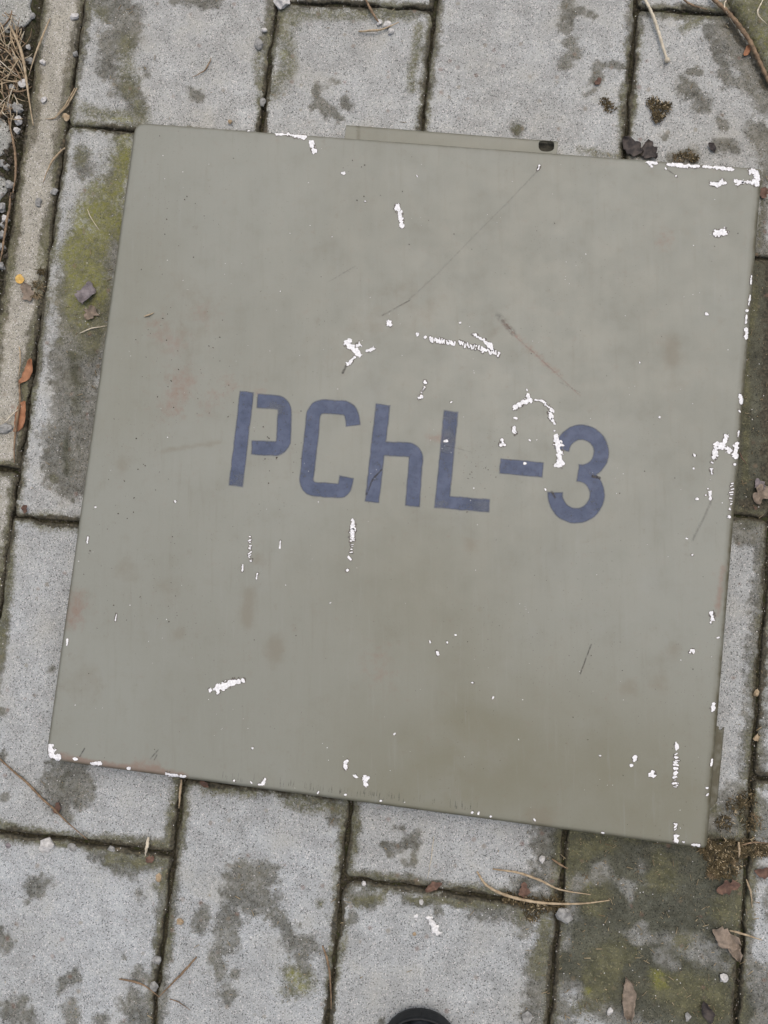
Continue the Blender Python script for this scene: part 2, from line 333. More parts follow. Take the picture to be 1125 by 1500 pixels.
DIRT = [([(1114,950),(1103,1140)], 5), ([(1128,390),(1125,740)], 12),   # dark soil smears
 ([(915,215),(935,225)], 10), ([(1000,18),(1015,14)], 9), ([(1050,1250),(1100,1245)], 17), ([(1090,740),(1125,745)], 10), ([(1110,378),(1130,380)], 8), ([(1085,1370),(1078,1400)], 7), ([(640,1312),(800,1328)], 4), ([(770,1325),(815,1330)], 7), ([(1108,1120)], 6), ([(1100,1190)], 10), ([(1070,35),(1100,70),(1125,120)], 9), ([(1040,1235)], 8),
 ([(320,1150),(420,1166)], 3),
]
LIGHT = [  # places left clean inside the growth
 ([(882,1268)], 17), ([(935,1245),(940,1268)], 15), ([(915,1300),(925,1330)], 11), ([(940,1352),(935,1375)], 11), ([(835,1385)], 18), ([(840,1450)], 20), ([(965,1405),(985,1420)], 12), ([(1028,1330)], 8), ([(1090,1170)], 5), ([(1108,1300),(1112,1400)], 10), ([(110,748)], 8),
]
YEL = [([(185,215),(168,300)], 18), ([(150,300),(120,380),(130,420)], 36), ([(170,330)], 26), ([(110,430),(118,462)], 20), ([(200,150)], 9), ([(130,175),(190,178)], 5), ([(428,1430),(445,1446)], 11), ([(860,1290)], 10), ([(940,1390),(970,1440)], 14), ([(410,80)], 9), ([(1000,1395)], 6), ([(860,1450)], 9)]
def capsules(px, py, L):
    f = np.full(px.shape, -6.0)
    if not len(px): return f
    bx = (px.min(), px.max(), py.min(), py.max())
    for pts, r in L:
        p = np.array(pts, float)
        if p[:, 0].min() - r - 60 > bx[1] or p[:, 0].max() + r + 60 < bx[0] or p[:, 1].min() - r - 60 > bx[3] or p[:, 1].max() + r + 60 < bx[2]: continue
        segs = [(p[0], p[0])] if len(p) == 1 else list(zip(p[:-1], p[1:]))
        for a, b in segs:
            w = b - a; L2 = w @ w
            t = np.clip(((px - a[0]) * w[0] + (py - a[1]) * w[1]) / L2, 0, 1) if L2 else 0
            f = np.maximum(f, (r - np.hypot(px - a[0] - t * w[0], py - a[1] - t * w[1])) / max(5.0, min(14.0, r * .7)))
    return f
def fields(x, y, dist, rim, warm=0.0):
    px, py = to_px(x, y)
    wob = 5 * fbm(x, y, .02, 77); qx = px + wob; qy = py + 5 * fbm(x + 4, y, .02, 78)
    lt = np.clip(capsules(qx, qy, LIGHT) + .6, 0, 2.2)
    wet = capsules(qx, qy, WET) - lt * 1.2; moss = capsules(qx, qy, MOSS) - lt * 1.2; dirt = capsules(qx, qy, DIRT)
    wv = 1 + .9 * fbm(x, y, .05, 12)
    moss = np.maximum(moss, np.minimum((rim * wv - dist) / .006 - .2, .9))
    wet = np.maximum(wet, np.minimum((rim * (1 + 1.0 * fbm(x, y, .06, 15)) - dist) / .005, 1.6))
    dirt = np.maximum(dirt, (.0038 * (1 + 1.1 * fbm(x, y, .03, 19)) - dist) / .0030)
    return {'warm': np.full(x.shape, warm), 'yel': np.clip(capsules(qx, qy, YEL), -4, 3), 'wet': np.clip(wet, -4, 3), 'moss': np.clip(moss, -4, 3), 'dirt': np.clip(dirt, -4, 3)}

pave = empty('pavement'); tag(pave, kind='structure')
GAP = .0038
def paver(name, u0, u1, v0, v1, parent, mat, z=0.0, fine=True, rim=.004, seed=0, gap=GAP, r=.006, tilt=.0012):
    g = gap / 2; step = .0026 if fine else .02
    lv, f, dist = slab(u0 + g, u1 - g, v0 + g, v1 - g, tuple(rng.uniform(.003, .011, 4)), .0028, 0, -.035, step, .0030, seed, .0006 if fine else 0)
    a, b = (rng.random(2) - .5) * tilt * 2
    lv[:, 2] += np.where(lv[:, 2] > -.03, a * (lv[:, 0] - (u0 + u1) / 2) / .2 + b * (lv[:, 1] - (v0 + v1) / 2) / .2, 0) + z
    xy = lv[:, :1] * GU + lv[:, 1:2] * GV
    w = np.column_stack([xy, lv[:, 2]])
    return link(name, mesh(name, w, f, fields(w[:, 0], w[:, 1], dist, rim, np.clip(.45 + (v0 + v1) * .5 + rng.uniform(-.22, .22), 0, 1))), mat, parent)

C0, C1, C2, C3, C4, C5 = -.503, -.261, -.068, .170, .364, .602
def vv(px, py): return uv_of(px, py)[1]
rowA = [1.02, .498, .0158, -.3435, -.79]
rowB = [1.02, .674, .30, vv(267, 1140) * .5 + vv(500, 1166) * .5, -.69]
rowC = [1.02, .78, .36, -.02, -.3445, -.72]
rowD = [1.02, vv(1020, 17), vv(1112, 377), vv(1080, 755), vv(1040, 1233), -.80]
rowE = [1.02, .62, .30, .08, vv(1103, 1138), -.48, -.95]
sd = 10
for (a, b, rows) in ((C0, C1, rowA), (C1, C2, rowB), (C2, C3, rowC), (C3, C4, rowD), (C4, C5, rowE)):
    for t, q in zip(rows[:-1], rows[1:]):
        sd += 1
        paver('paver', a, b, q, t, pave, M['paver'], z=rng.uniform(-.0012, .0012), rim=rng.uniform(.0055, .0095), seed=sd)
for (a, b, ru) in ((.602, .84, .1), (.84, 1.03, .25), (1.03, 1.27, .05), (1.27, 1.46, .2)):        # paving carries on to the right
    v = 1.02 + ru
    while v > -.9:
        h = random.choice((.24, .36, .48)); sd += 1; paver('paver', a, b, v - h, v, pave, M['paver'], z=rng.uniform(-.0012, .0012), fine=False, seed=sd); v -= h
kerb = empty('kerb'); tag(kerb, kind='structure')
KL = (uv_of(58, 0)[0] + uv_of(27, 220)[0] + uv_of(0, 410)[0]) / 3
kj = vv(24, 688)
for t, q in ((1.02, kj), (kj, -.60), (-.60, -1.0)):
    sd += 1; paver('kerb_stone', KL, C0, q, t, kerb, M['kerb'], z=-.0042, rim=.011, seed=sd, gap=.003, tilt=.0004)

# ------------------------------------------------------------------ marching fill: irregular flat shapes with true outlines
def fill(field, x0, x1, y0, y1, step):
    nx = max(3, int((x1 - x0) / step) + 2); ny = max(3, int((y1 - y0) / step) + 2)
    xs = np.linspace(x0, x1, nx); ys = np.linspace(y0, y1, ny)
    PX, PY = np.meshgrid(xs, ys); Fv = field(PX, PY); ins = Fv > 0
    key = {}; V = []; faces = []
    def vert(k, p):
        if k not in key: key[k] = len(V); V.append(p)
        return key[k]
    cells = np.argwhere(ins[:-1, :-1] | ins[:-1, 1:] | ins[1:, :-1] | ins[1:, 1:])
    for j, i in cells:
        q = [(j, i), (j, i + 1), (j + 1, i + 1), (j + 1, i)]; poly = []
        for k in range(4):
            a, b = q[k], q[(k + 1) % 4]
            if ins[a]: poly.append(vert(a, (PX[a], PY[a])))
            if ins[a] != ins[b]:
                t = Fv[a] / (Fv[a] - Fv[b]); kk = tuple(sorted((a, b)))
                poly.append(vert(kk, (PX[a] + t * (PX[b] - PX[a]), PY[a] + t * (PY[b] - PY[a]))))
        if len(set(poly)) >= 3: faces.append(poly)
    return np.array(V).reshape(-1, 2), faces

# ------------------------------------------------------------------ the metal box
BH = .036
corners = [(201, 180), (1113, 247), (1031, 1240), (69, 1110)]
bc = np.array([at(*c, BH) for c in corners]); ctr = bc.mean(0)
ba = math.atan2(*(bc[1] - bc[0] + bc[2] - bc[3])[::-1])
BU = np.array([math.cos(ba), math.sin(ba)]); BV = np.array([-math.sin(ba), math.cos(ba)])
lu = (bc - ctr) @ BU; lv_ = (bc - ctr) @ BV
bu0, bu1 = (lu[0] + lu[3]) / 2, (lu[1] + lu[2]) / 2; bv0, bv1 = (lv_[2] + lv_[3]) / 2, (lv_[0] + lv_[1]) / 2
bu0 -= .0032; bu1 += .0040; bv0 -= .0030; bv1 += .0016
RAD = (.011, .006, .005, .012); BE = .0045
box = empty('metal_box', (ctr[0], ctr[1], 0)); box.rotation_euler = (0, 0, ba)
tag(box, 'flat olive grey painted metal box with chipped paint, stencilled PChL-3, lying on the pavers', 'metal box')
def to_box(x, y): x = x - ctr[0]; y = y - ctr[1]; return x * BU[0] + y * BU[1], x * BV[0] + y * BV[1]
def box_top(u, v):                                # height of the painted surface at box coordinates
    D = np.minimum(np.minimum(u - bu0, bu1 - u), np.minimum(v - bv0, bv1 - v))
    for (cu, cv, su, sv, r) in ((bu0, bv0, 1, 1, RAD[0]), (bu1, bv0, -1, 1, RAD[1]), (bu1, bv1, -1, -1, RAD[2]), (bu0, bv1, 1, -1, RAD[3])):
        a = (cu + su * r - u) * su; b = (cv + sv * r - v) * sv
        D = np.where((a > 0) & (b > 0), r - np.hypot(a, b), D)
    t = np.clip(1 - np.clip(D, 0, 1) / BE, 0, 1)
    return BH - BE * (1 - np.sqrt(np.maximum(0, 1 - t * t))), D
def soft(px, py, L):                              # smooth 0..1 blobs for painted reflection, dirt, rust and wear
    f = np.zeros(px.shape)
    for pts, r, a in L:
        p = np.array(pts, float); best = np.full(px.shape, 1e9)
        for q0, q1 in ([(p[0], p[0])] if len(p) == 1 else zip(p[:-1], p[1:])):
            w = q1 - q0; L2 = w @ w; t = np.clip(((px - q0[0]) * w[0] + (py - q0[1]) * w[1]) / L2, 0, 1) if L2 else 0
            best = np.minimum(best, np.hypot(px - q0[0] - t * w[0], py - q0[1] - t * w[1]))
        f = np.maximum(f, a * np.exp(-(best / r) ** 2))
    return f
tv, tf, td = slab(bu0, bu1, bv0, bv1, RAD, BE, BH, .0015, .004)
wx = ctr[0] + tv[:, 0] * BU[0] + tv[:, 1] * BV[0]; wy = ctr[1] + tv[:, 0] * BU[1] + tv[:, 1] * BV[1]
bpx, bpy_ = to_px(wx, wy, BH)
OLV_REFL = [([(600,1130),(760,1120),(960,1170)], 150, .75), ([(690,1060),(760,1090)], 90, .8), ([(600,880),(680,1000)], 120, .5), ([(200,400),(180,600)], 60, .25), ([(1040,1220),(700,1200)], 40, .6)]  # reflection of the photographer painted as olive darkening, mostly lower right
STN = [([(985,505),(983,530)], 14, 1.0), ([(690,800)], 12, .9), ([(365,870),(362,910)], 10, 1.0), ([(405,945),(402,960)], 16, .9), ([(240,660),(320,648)], 4, .9), ([(180,680)], 14, .8), ([(785,1195),(800,1200)], 18, 1.0), ([(985,950)], 12, .7), ([(965,995),(970,1010)], 12, .7), ([(920,1005)], 14, .8),
       ([(600,430),(500,520)], 30, .35), ([(270,500),(280,440)], 40, .4), ([(120,1000)], 30, .5), ([(260,930)], 14, .7), ([(380,820)], 12, .8), ([(250,860)], 20, .5), ([(620,470),(640,440)], 20, .4), ([(720,490),(740,470)], 6, .6), ([(990,560)], 16, .5), ([(190,845),(180,830)], 16, .6)]
RST = [([(105,905),(112,880)], 18, .8), ([(90,1108),(130,1118),(270,1138)], 6, 1.3), ([(200,1122),(230,1126)], 10, .9), ([(265,560),(255,590)], 26, .65), ([(230,480),(260,505)], 20, .55), ([(300,460)], 25, .4), ([(735,470),(765,500),(820,550)], 4, .7), ([(1060,830),(1050,900)], 5, .8), ([(340,560),(300,600)], 16, .4), ([(550,970),(555,990)], 30, .35), ([(380,575)], 10, .5), ([(975,350)], 18, .4), ([(660,645),(630,640)], 8, .6)]
body = link('case', mesh('case', tv, tf, {'olive': soft(bpx, bpy_, OLV_REFL), 'stain': soft(bpx, bpy_, STN), 'rust': soft(bpx, bpy_, RST), 'edge': np.maximum(np.exp(-(td / .0032) ** 2), 1.25 * np.exp(-(np.clip(bu1 - tv[:, 0], 0, 1) / .0052) ** 4))}), M['paint'], box)  # 'edge' puts the shading of the rounded rim into the colour

def decal(name, field, x0, x1, y0, y1, step, mat, lift, parent=box, attr=None, z=BH):
    V, Fc = fill(field, x0, x1, y0, y1, step)
    if not len(Fc): return None
    X_, Y_ = at_arr(V[:, 0], V[:, 1], z); u, v = to_box(X_, Y_); zz, D = box_top(u, v)
    me = mesh(name, np.column_stack([u, v, zz + lift]), [f[::-1] for f in Fc], attr(V[:, 0], V[:, 1]) if attr else None)
    return link(name, me, mat, parent)

# stencilled writing: signed distance strokes in photo pixels on the box top
def stroke(px, py, pts, half, cap0=True, cap1=True):
    p = np.array(pts, float); best = np.full(px.shape, 1e9)
    for i in range(len(p) - 1):
        a, b = p[i], p[i + 1]; w = b - a; L2 = w @ w
        t = np.clip(((px - a[0]) * w[0] + (py - a[1]) * w[1]) / L2, 0, 1)
        best = np.minimum(best, np.hypot(px - a[0] - t * w[0], py - a[1] - t * w[1]))
    f = half - best
    for (e, q, on) in ((p[0], p[1], cap0), (p[-1], p[-2], cap1)):
        if on:
            n_ = (q - e) / np.hypot(*(q - e)); s = (px - e[0]) * n_[0] + (py - e[1]) * n_[1]
            nearby = np.hypot(px - e[0], py - e[1]) < half * 2.2
            f = np.where(nearby, np.minimum(f, s), f)
    return f
def round_path(pts, r=8, n=6):
    p = [np.array(q, float) for q in pts]; o = [p[0]]
    for i in range(1, len(p) - 1):
        a = p[i - 1] - p[i]; b = p[i + 1] - p[i]; la = np.hypot(*a); lb = np.hypot(*b); k = min(r, la * .5, lb * .5)
        s, e = p[i] + a / la * k, p[i] + b / lb * k
        for j in range(n + 1):
            t = j / n; o.append((1 - t) ** 2 * s + 2 * t * (1 - t) * p[i] + t * t * e)
    o.append(p[-1]); return o
A_ = lambda *q: [(300 + x / 3.516, 540 + y / 3.516) for x, y in q]
B_ = lambda *q: [(600 + x / 3.309, 540 + y / 3.309) for x, y in q]
def arc(cx, cy, r, a0, a1, n=28): return [(cx + r * math.cos(math.radians(a0 + (a1 - a0) * i / n)), cy - r * math.sin(math.radians(a0 + (a1 - a0) * i / n))) for i in range(n + 1)]
g_up = arc(833, 405, 96, 172, -98); g_lo = arc(807, 611, 102, 84, -186)
LET = {
 'P': [(A_((217, 121), (160, 604)), 9.6), (round_path(A_((272, 166), (413, 176), (404, 414), (243, 406)), 15), 9.8)],
 'C': [(round_path(A_((764, 292), (752, 204), (565, 192), (519, 618), (718, 632), (730, 560)), 17), 9.9)],
 'h': [(A_((918, 187), (861, 685)), 9.9), (round_path(A_((898, 410), (1092, 420), (1069, 707)), 15), 9.8)],
 'L': [(B_((201, 208), (155, 672)), 10.0), (B_((124, 643), (386, 665)), 9.0)],
 'hyphen': [(B_((440, 472), (644, 491)), 10.3)],
 '3': [(B_(*g_up), 10.4), (B_(*g_lo), 10.4)],
}
for k, strokes in LET.items():
    P = np.array([q for s, _ in strokes for q in s]); x0, y0 = P.min(0) - 15; x1, y1 = P.max(0) + 15
    def fld(px, py, strokes=strokes):
        qx = px + .5 * vnoise(px, py, 9, 5); qy = py + .5 * vnoise(px, py, 9, 6)
        return np.maximum.reduce([stroke(qx, qy, s, h) for s, h in strokes])
    nm = 'stencil_hyphen' if k == 'hyphen' else 'stencil_digit' if k == '3' else 'stencil_letter'
    def at_f(px, py, fld=fld): return {'fade': np.clip(fld(px, py), -3, 3), 'worn': soft(px, py, [([(655, 636), (656, 655)], 13, .35), ([(700, 740), (712, 742)], 14, .3), ([(352, 705), (345, 712)], 9, .3), ([(400, 596), (408, 600)], 10, .35), ([(660, 608)], 12, .3), ([(645, 742)], 10, .25)])}
    o = decal(nm, lambda px, py, f=fld: f(px, py) + 3.0, x0, x1, y0, y1, 1.1, M['stencil'], .00016, attr=at_f)
    o['label'] = 'slate blue stencilled ' + ('hyphen' if k == 'hyphen' else 'digit 3' if k == '3' else 'letter ' + k)

# paint chips down to the white primer: clusters of (points, radius px)
def dots(a, b, n, r, j=1.2, seed=1):
    R = random.Random(seed); o = []
    for i in range(n):
        t = (i + .5) / n; x = a[0] + (b[0] - a[0]) * t + R.uniform(-j, j); y = a[1] + (b[1] - a[1]) * t + R.uniform(-j, j); q = r * R.uniform(.7, 1.5)
        w = math.atan2(b[1] - a[1], b[0] - a[0]) + 1.3 + R.uniform(-.5, .5); o.append(([(x - q * .8 * math.cos(w), y - q * .8 * math.sin(w)), (x + q * .8 * math.cos(w), y + q * .8 * math.sin(w))], max(.8, r * R.uniform(.35, .7))))
    return o
CHIPS = [
 [([(405,195),(420,195),(432,198),(445,200)], 3.2), ([(438,200),(445,200)], 4.5)], [([(455,208),(459,220)], 4.2)], [([(503,254)], 3.0)],
 [([(582,300),(582,308)], 3.2), ([(586,312),(587,320)], 3.8), ([(588,322),(590,332)], 3.2), ([(583,304),(588,328)], 2.6)],
 [([(950,238),(960,240)], 3), ([(954,242)], 3.4)], [([(979,241),(1000,243),(1022,243.5)], 2.7), ([(985,241),(998,242)], 3.6)], [([(1031,244),(1060,246.5),(1074,248.5)], 2.7), ([(1051,246)], 3.2), ([(1066,247)], 2.9)],
 [([(1099,250),(1107,254),(1110,262),(1108,270)], 4.3), ([(1104,266)], 5), ([(1089,267),(1099,266)], 2.6)], [([(1078,266),(1085,268)], 3.6)], [([(1042,269),(1053,270),(1062,268)], 2.8), ([(1057,267)], 4.5), ([(1050,272)], 2.6)],
 [([(1050,341),(1060,340)], 5.4), ([(1053,345)], 3)], [([(1035,460)], 2.9)],
 [([(1099,433),(1097,446)], 1.6), ([(1094,455)], 2.4), ([(1093,462),(1092,474)], 1.5), ([(1093,482),(1093,494)], 3.0)], [([(1085,580),(1086,590)], 3)],
 [([(1079,650),(1078,660),(1077,668)], 4.2), ([(1077,680)], 2.8)], dots((1073,706),(1070,740), 8, 1.7, .8, 3) + [([(1069,746)], 2.2), ([(1068,757)], 2.2)],
 [([(1063,637),(1062,648)], 3.2), ([(1057,654),(1050,651)], 4.6), ([(1064,657),(1069,661)], 3.8), ([(1049,655),(1046,670)], 3.6), ([(1050,667)], 2.6), ([(1043,678)], 2.2)] , [([(1042,688),(1042,694)], 2.0), ([(1040,703)], 1.2)], [([(1041,720),(1040,730)], 2.6), ([(1034,725)], 2.4), ([(1037,716)], 1.5)], [([(1021,731)], 2.4)],
 [([(1042,897),(1043,907)], 3.3), ([(1041,912)], 1.6)], [([(1052,934)], 2.3)], [([(1014,954)], 3.5), ([(1011,956)], 2)], [([(1046,1032),(1044,1040)], 3.3)],
 [([(991,1091),(991,1098)], 3.3)], dots((991,1104),(989,1155), 19, 2.4, 1.3, 4), dots((989,1205),(989,1216), 5, 1.6, .8, 5), [([(990,1224),(989,1232)], 3.3), ([(1000,1233)], 2.4)], [([(1015,1237),(1024,1238.5)], 2.0)],
 [([(930,1108),(930,1113)], 3.2), ([(927,1110)], 1.8)], [([(924.5,1121)], 2.9)], [([(953,1135)], 3.4), ([(957,1132)], 3.2), ([(958,1137)], 2.6)],
 [([(571,473)], 4.6)], [([(508,503),(516,510),(525,518)], 4.6), ([(512,500)], 3)], [([(525.5,504)], 4.0), ([(523,506)], 3)], [([(538,514),(546,511)], 3.0)], [([(519,523),(512,532)], 2.0), ([(509,533)], 2.6)],
 [([(612,490)], 3.1)], [([(623,494)], 2.6)], dots((628,496.5),(667,503), 16, 2.9, 1.0, 6), dots((673,503),(733,519), 24, 2.6, 1.3, 7), [([(694,490),(706,497),(721,511)], 2.5), ([(708,498),(718,507)], 3.2)],
 [([(622,558),(623,561)], 2.2)] + dots((623,565),(617,577), 5, 1.3, .8, 8) + [([(617,581),(614,583)], 2.6)],
 [([(756,595),(765,590),(776,586)], 4.2), ([(774,579),(776,585)], 3.4), ([(756,597)], 4.6)], [([(772,571)], 1.8)], [([(755,612.5)], 2.8)], [([(753,627),(753,634)], 2.9)], [([(735,650)], 3.4), ([(735,645)], 2.2), ([(738,652)], 2.4)], [([(776,645)], 1.9)],
 [([(784,586),(792,587),(799,590)], 1.9)], [([(799,593),(805,597),(810,602)], 2.3)], [([(805,605),(808,611)], 3.3)], [([(809,615),(813,621)], 2.2)], [([(812,631)], 1.5)],
 [([(815,640),(818,655),(820,668),(820,680)], 4.6), ([(815,648)], 5.2), ([(822,652)], 4), ([(821,680)], 6), ([(816,681)], 4)],
 [([(653.5,646)], 3)], [([(769,679)], 2.6)], [([(799,717)], 1.9)],
 dots((366.5,785),(367,824), 13, 1.6, 1.6, 9), [([(355,836),(356,828)], 1.2)], [([(410.5,793),(410,803)], 1.1)], [([(377,840),(376,848)], 1.1)], [([(383,836),(383,841)], 1.2)],
 [([(517,764),(518,774)], 3.8)], dots((515,777),(516,793), 8, 3.2, 1.2, 10), dots((516,796),(515,810), 4, 1.5, .8, 11) + [([(511,816),(514,820)], 1.5), ([(509,835)], 1.8)],
 [([(318,1009),(330,1004),(349,998)], 5.2), ([(320,1004),(345,997)], 3), ([(319,1011)], 5)], [([(356.5,997)], 3.4)], [([(308,1011)], 3.2)],
 [([(508,1116),(506,1124)], 3.1)], [([(520.5,1137)], 3.2)], [([(535,1139),(536,1148)], 4.0), ([(533,1141),(539,1140)], 3)], [([(388,1141),(385,1147)], 3), ([(381,1149)], 2.2)], [([(343,1143.5)], 1.9)], [([(368,1146)], 1.9)], [([(466,1161)], 2.1)], [([(506,1164)], 2)], [([(558,1173)], 2.1)],
 [([(74,1092),(76,1106)], 4.6), ([(79,1107),(86,1110)], 4.2), ([(78,1100)], 4)], [([(111,1112)], 3.6)], [([(137,1118),(146,1119)], 3.2)], [([(189,1126)], 3.2)], [([(245,1134),(259,1136)], 3.2)], [([(264,1137),(271,1138)], 2.1)], [([(98,945),(99,937)], 1.5)], [([(169,909),(171,899)], 1.0)],
 [([(257,735)], 2.1)], [([(128,795),(129,787)], 1.4)], [([(140,743)], 1.6)], [([(630,940)], 1.9)], [([(640,955),(642,959)], 2.2)], [([(655,941)], 1.8)], [([(667,930)], 1.6)], [([(692,1000)], 1.8)], [([(722,1022)], 2.2)],
 [([(692,1190)], 2.3)], [([(701,1191)], 2.4)], [([(719,1196)], 1.9)], [([(783,1201)], 2)], [([(883,1220)], 2.2)], [([(363,190)], 2.2), ([(367,190)], 1.6)], [([(788,249),(790,243)], 1.4)], [([(1017,667)], 2.6)], [([(1016,686)], 1.8)], [([(966,611)], 2)],
 [([(1101,404),(1100,416)], 1.2)], [([(1043,1113),(1042,1121)], 1.6)], [([(1036,1154)], 2.3)], [([(1036,1164)], 2.2)], [([(975,247)], 1.8)], [([(990,258)], 1.7)], [([(674,473)], 1.7)], [([(661,589)], 1.7)], [([(484,881),(484,885)], 1.5)], [([(535,295)], 1.4)], [([(611,258)], 1.5)],
 [([(1083,602)], 2.2)], [([(1082,632),(1081,640)], 1.3)], [([(578,1075)], 1.8)], [([(370,1096)], 1.9)], [([(1006,789)], 1.5)], [([(1014,813)], 1.7)], [([(937,531)], 1.3)], [([(879,1107)], 1.6)],
]
flecks = []
for i, cl in enumerate(CHIPS):
    size = max(max(q[0] for s, r in cl for q in s) - min(q[0] for s, r in cl for q in s), max(q[1] for s, r in cl for q in s) - min(q[1] for s, r in cl for q in s)) + 2 * max(r for _, r in cl)
    if size < 8: flecks += cl; continue
    P = np.array([q for s, r in cl for q in s]); x0, y0 = P.min(0) - 9; x1, y1 = P.max(0) + 9
    def fld(px, py, cl=cl, i=i):
        f = np.full(px.shape, -9.0)
        for s, r in cl:
            rr = stroke(px, py, s, r, False, False) if len(s) > 1 else r - np.hypot(px - s[0][0], py - s[0][1])
            f = np.maximum(f, rr - .12 * r - .1 + min(r, 4) * (.55 * vnoise(px, py, 3.4, i) + .40 * vnoise(px, py, 1.6, i + 500)))
        return f
    V1, F1 = fill(lambda a, b: fld(a, b) + 1.0 + .8 * vnoise(a, b, 7, 900), x0, x1, y0, y1, .62)  # wider ring below the white: painted edge shadow
    V2, F2 = fill(fld, x0, x1, y0, y1, .55)
    vs = []; 
    for V, lift in ((V1, .00024), (V2, .00036)):
        X_, Y_ = at_arr(V[:, 0], V[:, 1], BH); u, v = to_box(X_, Y_); zz, D = box_top(u, v)
        keep = np.clip(-D, 0, 1); vs.append(np.column_stack([u, v, zz + lift]))
    n1 = len(vs[0])
    me = mesh('paint_chip', np.vstack(vs), [f[::-1] for f in F1] + [[k + n1 for k in f[::-1]] for f in F2], None, [0] * len(F1) + [1] * len(F2))
    link('paint_chip', me, [M['chip_edge_shade'], M['chip']], box)
def fleck_mesh(items, lift, seed):
    R = random.Random(seed); V = []; Fc = []
    for (s, r) in items:
        a0 = R.uniform(0, 6.28); k = R.randint(6, 9); sx = R.uniform(1.0, 1.9); an = R.uniform(0, 3.14); c = np.mean(s, 0); el = s[-1][1] - s[0][1] if len(s) > 1 else 0; st_ = len(V)
        for j in range(k):
            a = a0 + j * 6.283 / k; q = r * R.uniform(.65, 1.2)
            ex, ey = q * math.cos(a) * math.sqrt(sx), q * math.sin(a) / math.sqrt(sx); x, y = at(c[0] + ex * math.cos(an) - ey * math.sin(an), c[1] + ex * math.sin(an) + ey * math.cos(an) + math.sin(a) * abs(el) / 2, BH); u, v = to_box(x, y)
            z, D = box_top(np.array([u]), np.array([v]))
            if D[0] < 0: z = z - .0005
            V.append((u, v, float(z[0]) + lift))
        Fc.append(list(range(st_ + k - 1, st_ - 1, -1)))
    return V, Fc
R = random.Random(21)
def rnd_pt():
    while True:
        x, y = R.uniform(75, 1100), R.uniform(190, 1230); u, v = to_box(*at(x, y, BH))
        if bu0 + .006 < u < bu1 - .006 and bv0 + .006 < v < bv1 - .006: return x, y
for _ in range(110): flecks.append(([rnd_pt()], R.choice((.3, .35, .4, .5, .6, .8))))
for _ in range(22):
    c = rnd_pt(); flecks += [([(c[0] + R.gauss(0, 8), min(1150, c[1] + R.gauss(0, 8)))], R.uniform(.25, .55)) for _ in range(3)]
V1, F1 = fleck_mesh([(s, r + .65) for s, r in flecks if r > 1.2], .00024, 5); V2, F2 = fleck_mesh(flecks, .00036, 5)
me = mesh('paint_flecks', V1 + V2, F1 + [[k + len(V1) for k in f] for f in F2], None, [0] * len(F1) + [1] * len(F2))
tag(link('paint_flecks', me, [M['chip_edge_shade'], M['chip']], box), kind='stuff')
gs = [([rnd_pt()], R.choice((.3, .4, .5, .6, .9))) for _ in range(200)]
for c in ((240, 480), (250, 560), (330, 580), (400, 670), (180, 900), (200, 700), (430, 670), (700, 690), (300, 500), (170, 760), (240, 870), (520, 250), (280, 330), (690, 690)):
    gs += [([(c[0] + R.gauss(0, 26), c[1] + R.gauss(0, 26))], R.choice((.35, .45, .6, .8, 1.1))) for _ in range(14)]
V, Fc = fleck_mesh(gs, .0003, 6); tag(link('grime_specks', mesh('grime_specks', V, Fc), M['grit_d'], box), kind='stuff')
# scratches and scuffs
for pts, w, a, mt in (([(786,252),(740,300),(690,350),(640,402),(598,440)], .7, .17, 'scratch'), ([(483,412),(520,390)], .6, .25, 'scratch'), ([(1042,733),(1034,752),(1015,790)], 1.4, .25, 'scratch'), ([(866,944),(850,987)], .8, .6, 'scratch'),
    ([(559,688),(546,702),(537,724)], .9, 1.0, 'scratch'), ([(730,462),(740,474),(752,488)], 3.4, .33, 'scratch'), ([(738,470),(758,496),(780,515),(850,580)], .8, .30, 'redscuff'), ([(507,536),(502,546)], 1.2, 1.0, 'scratch'), ([(560,462),(600,440)], .8, .4, 'scratch'), ([(650,652),(690,662)], .5, .3, 'scratch'), ([(868,698),(878,700)], 1.6, 1.0, 'scratch'), ([(808,720),(813,729)], 1.2, .9, 'scratch'), ([(117,1108),(124,1096)], .7, .8, 'scratch'), ([(220,1112),(232,1098)], .7, .6, 'scratch'), ([(226,1113),(230,1106)], .7, .5, 'scratch'), ([(975,247),(990,257)], .7, .5, 'scratch'), ([(820,560),(850,575)], .6, .2, 'scratch')):
    P = np.array(pts); x0, y0 = P.min(0) - w * 2 - 2; x1, y1 = P.max(0) + w * 2 + 2
    f = lambda px, py, pts=pts, w=w: stroke(px, py, pts, w * 1.8, False, False)
    decal('scuff' if w > 2 else 'scratch', f, x0, x1, y0, y1, max(.55, w * .7), M[mt], .0002, attr=lambda px, py, f=f, w=w, a=a: {'fade': np.clip(f(px, py) / (w * 1.3), 0, 1) * a})
# tiny vertical drag marks along the front edge
R = random.Random(33)
vs = []; fs = []
for _ in range(95):
    t = R.random() ** .8; ex, ey = 300 + t * 400, 1143 + t * 49; L = R.uniform(4, 11); w = R.uniform(.35, .7); yo = R.uniform(3, 9)
    b = len(vs)
    for (x, y) in ((ex - w, ey - yo), (ex + w, ey - yo), (ex + w * .4 + 1, ey - yo - L), (ex - w * .4 + 1, ey - yo - L)):
        u, v = to_box(*at(x, y, BH)); z, _d = box_top(np.array([u]), np.array([v])); vs.append((u, v, float(z[0]) + .0002))
    fs.append((b, b + 1, b + 2, b + 3))
tag(link('drag_marks', mesh('drag_marks', vs, fs, {'fade': np.full(len(vs), .4)}), M['scratch'], box), kind='stuff')

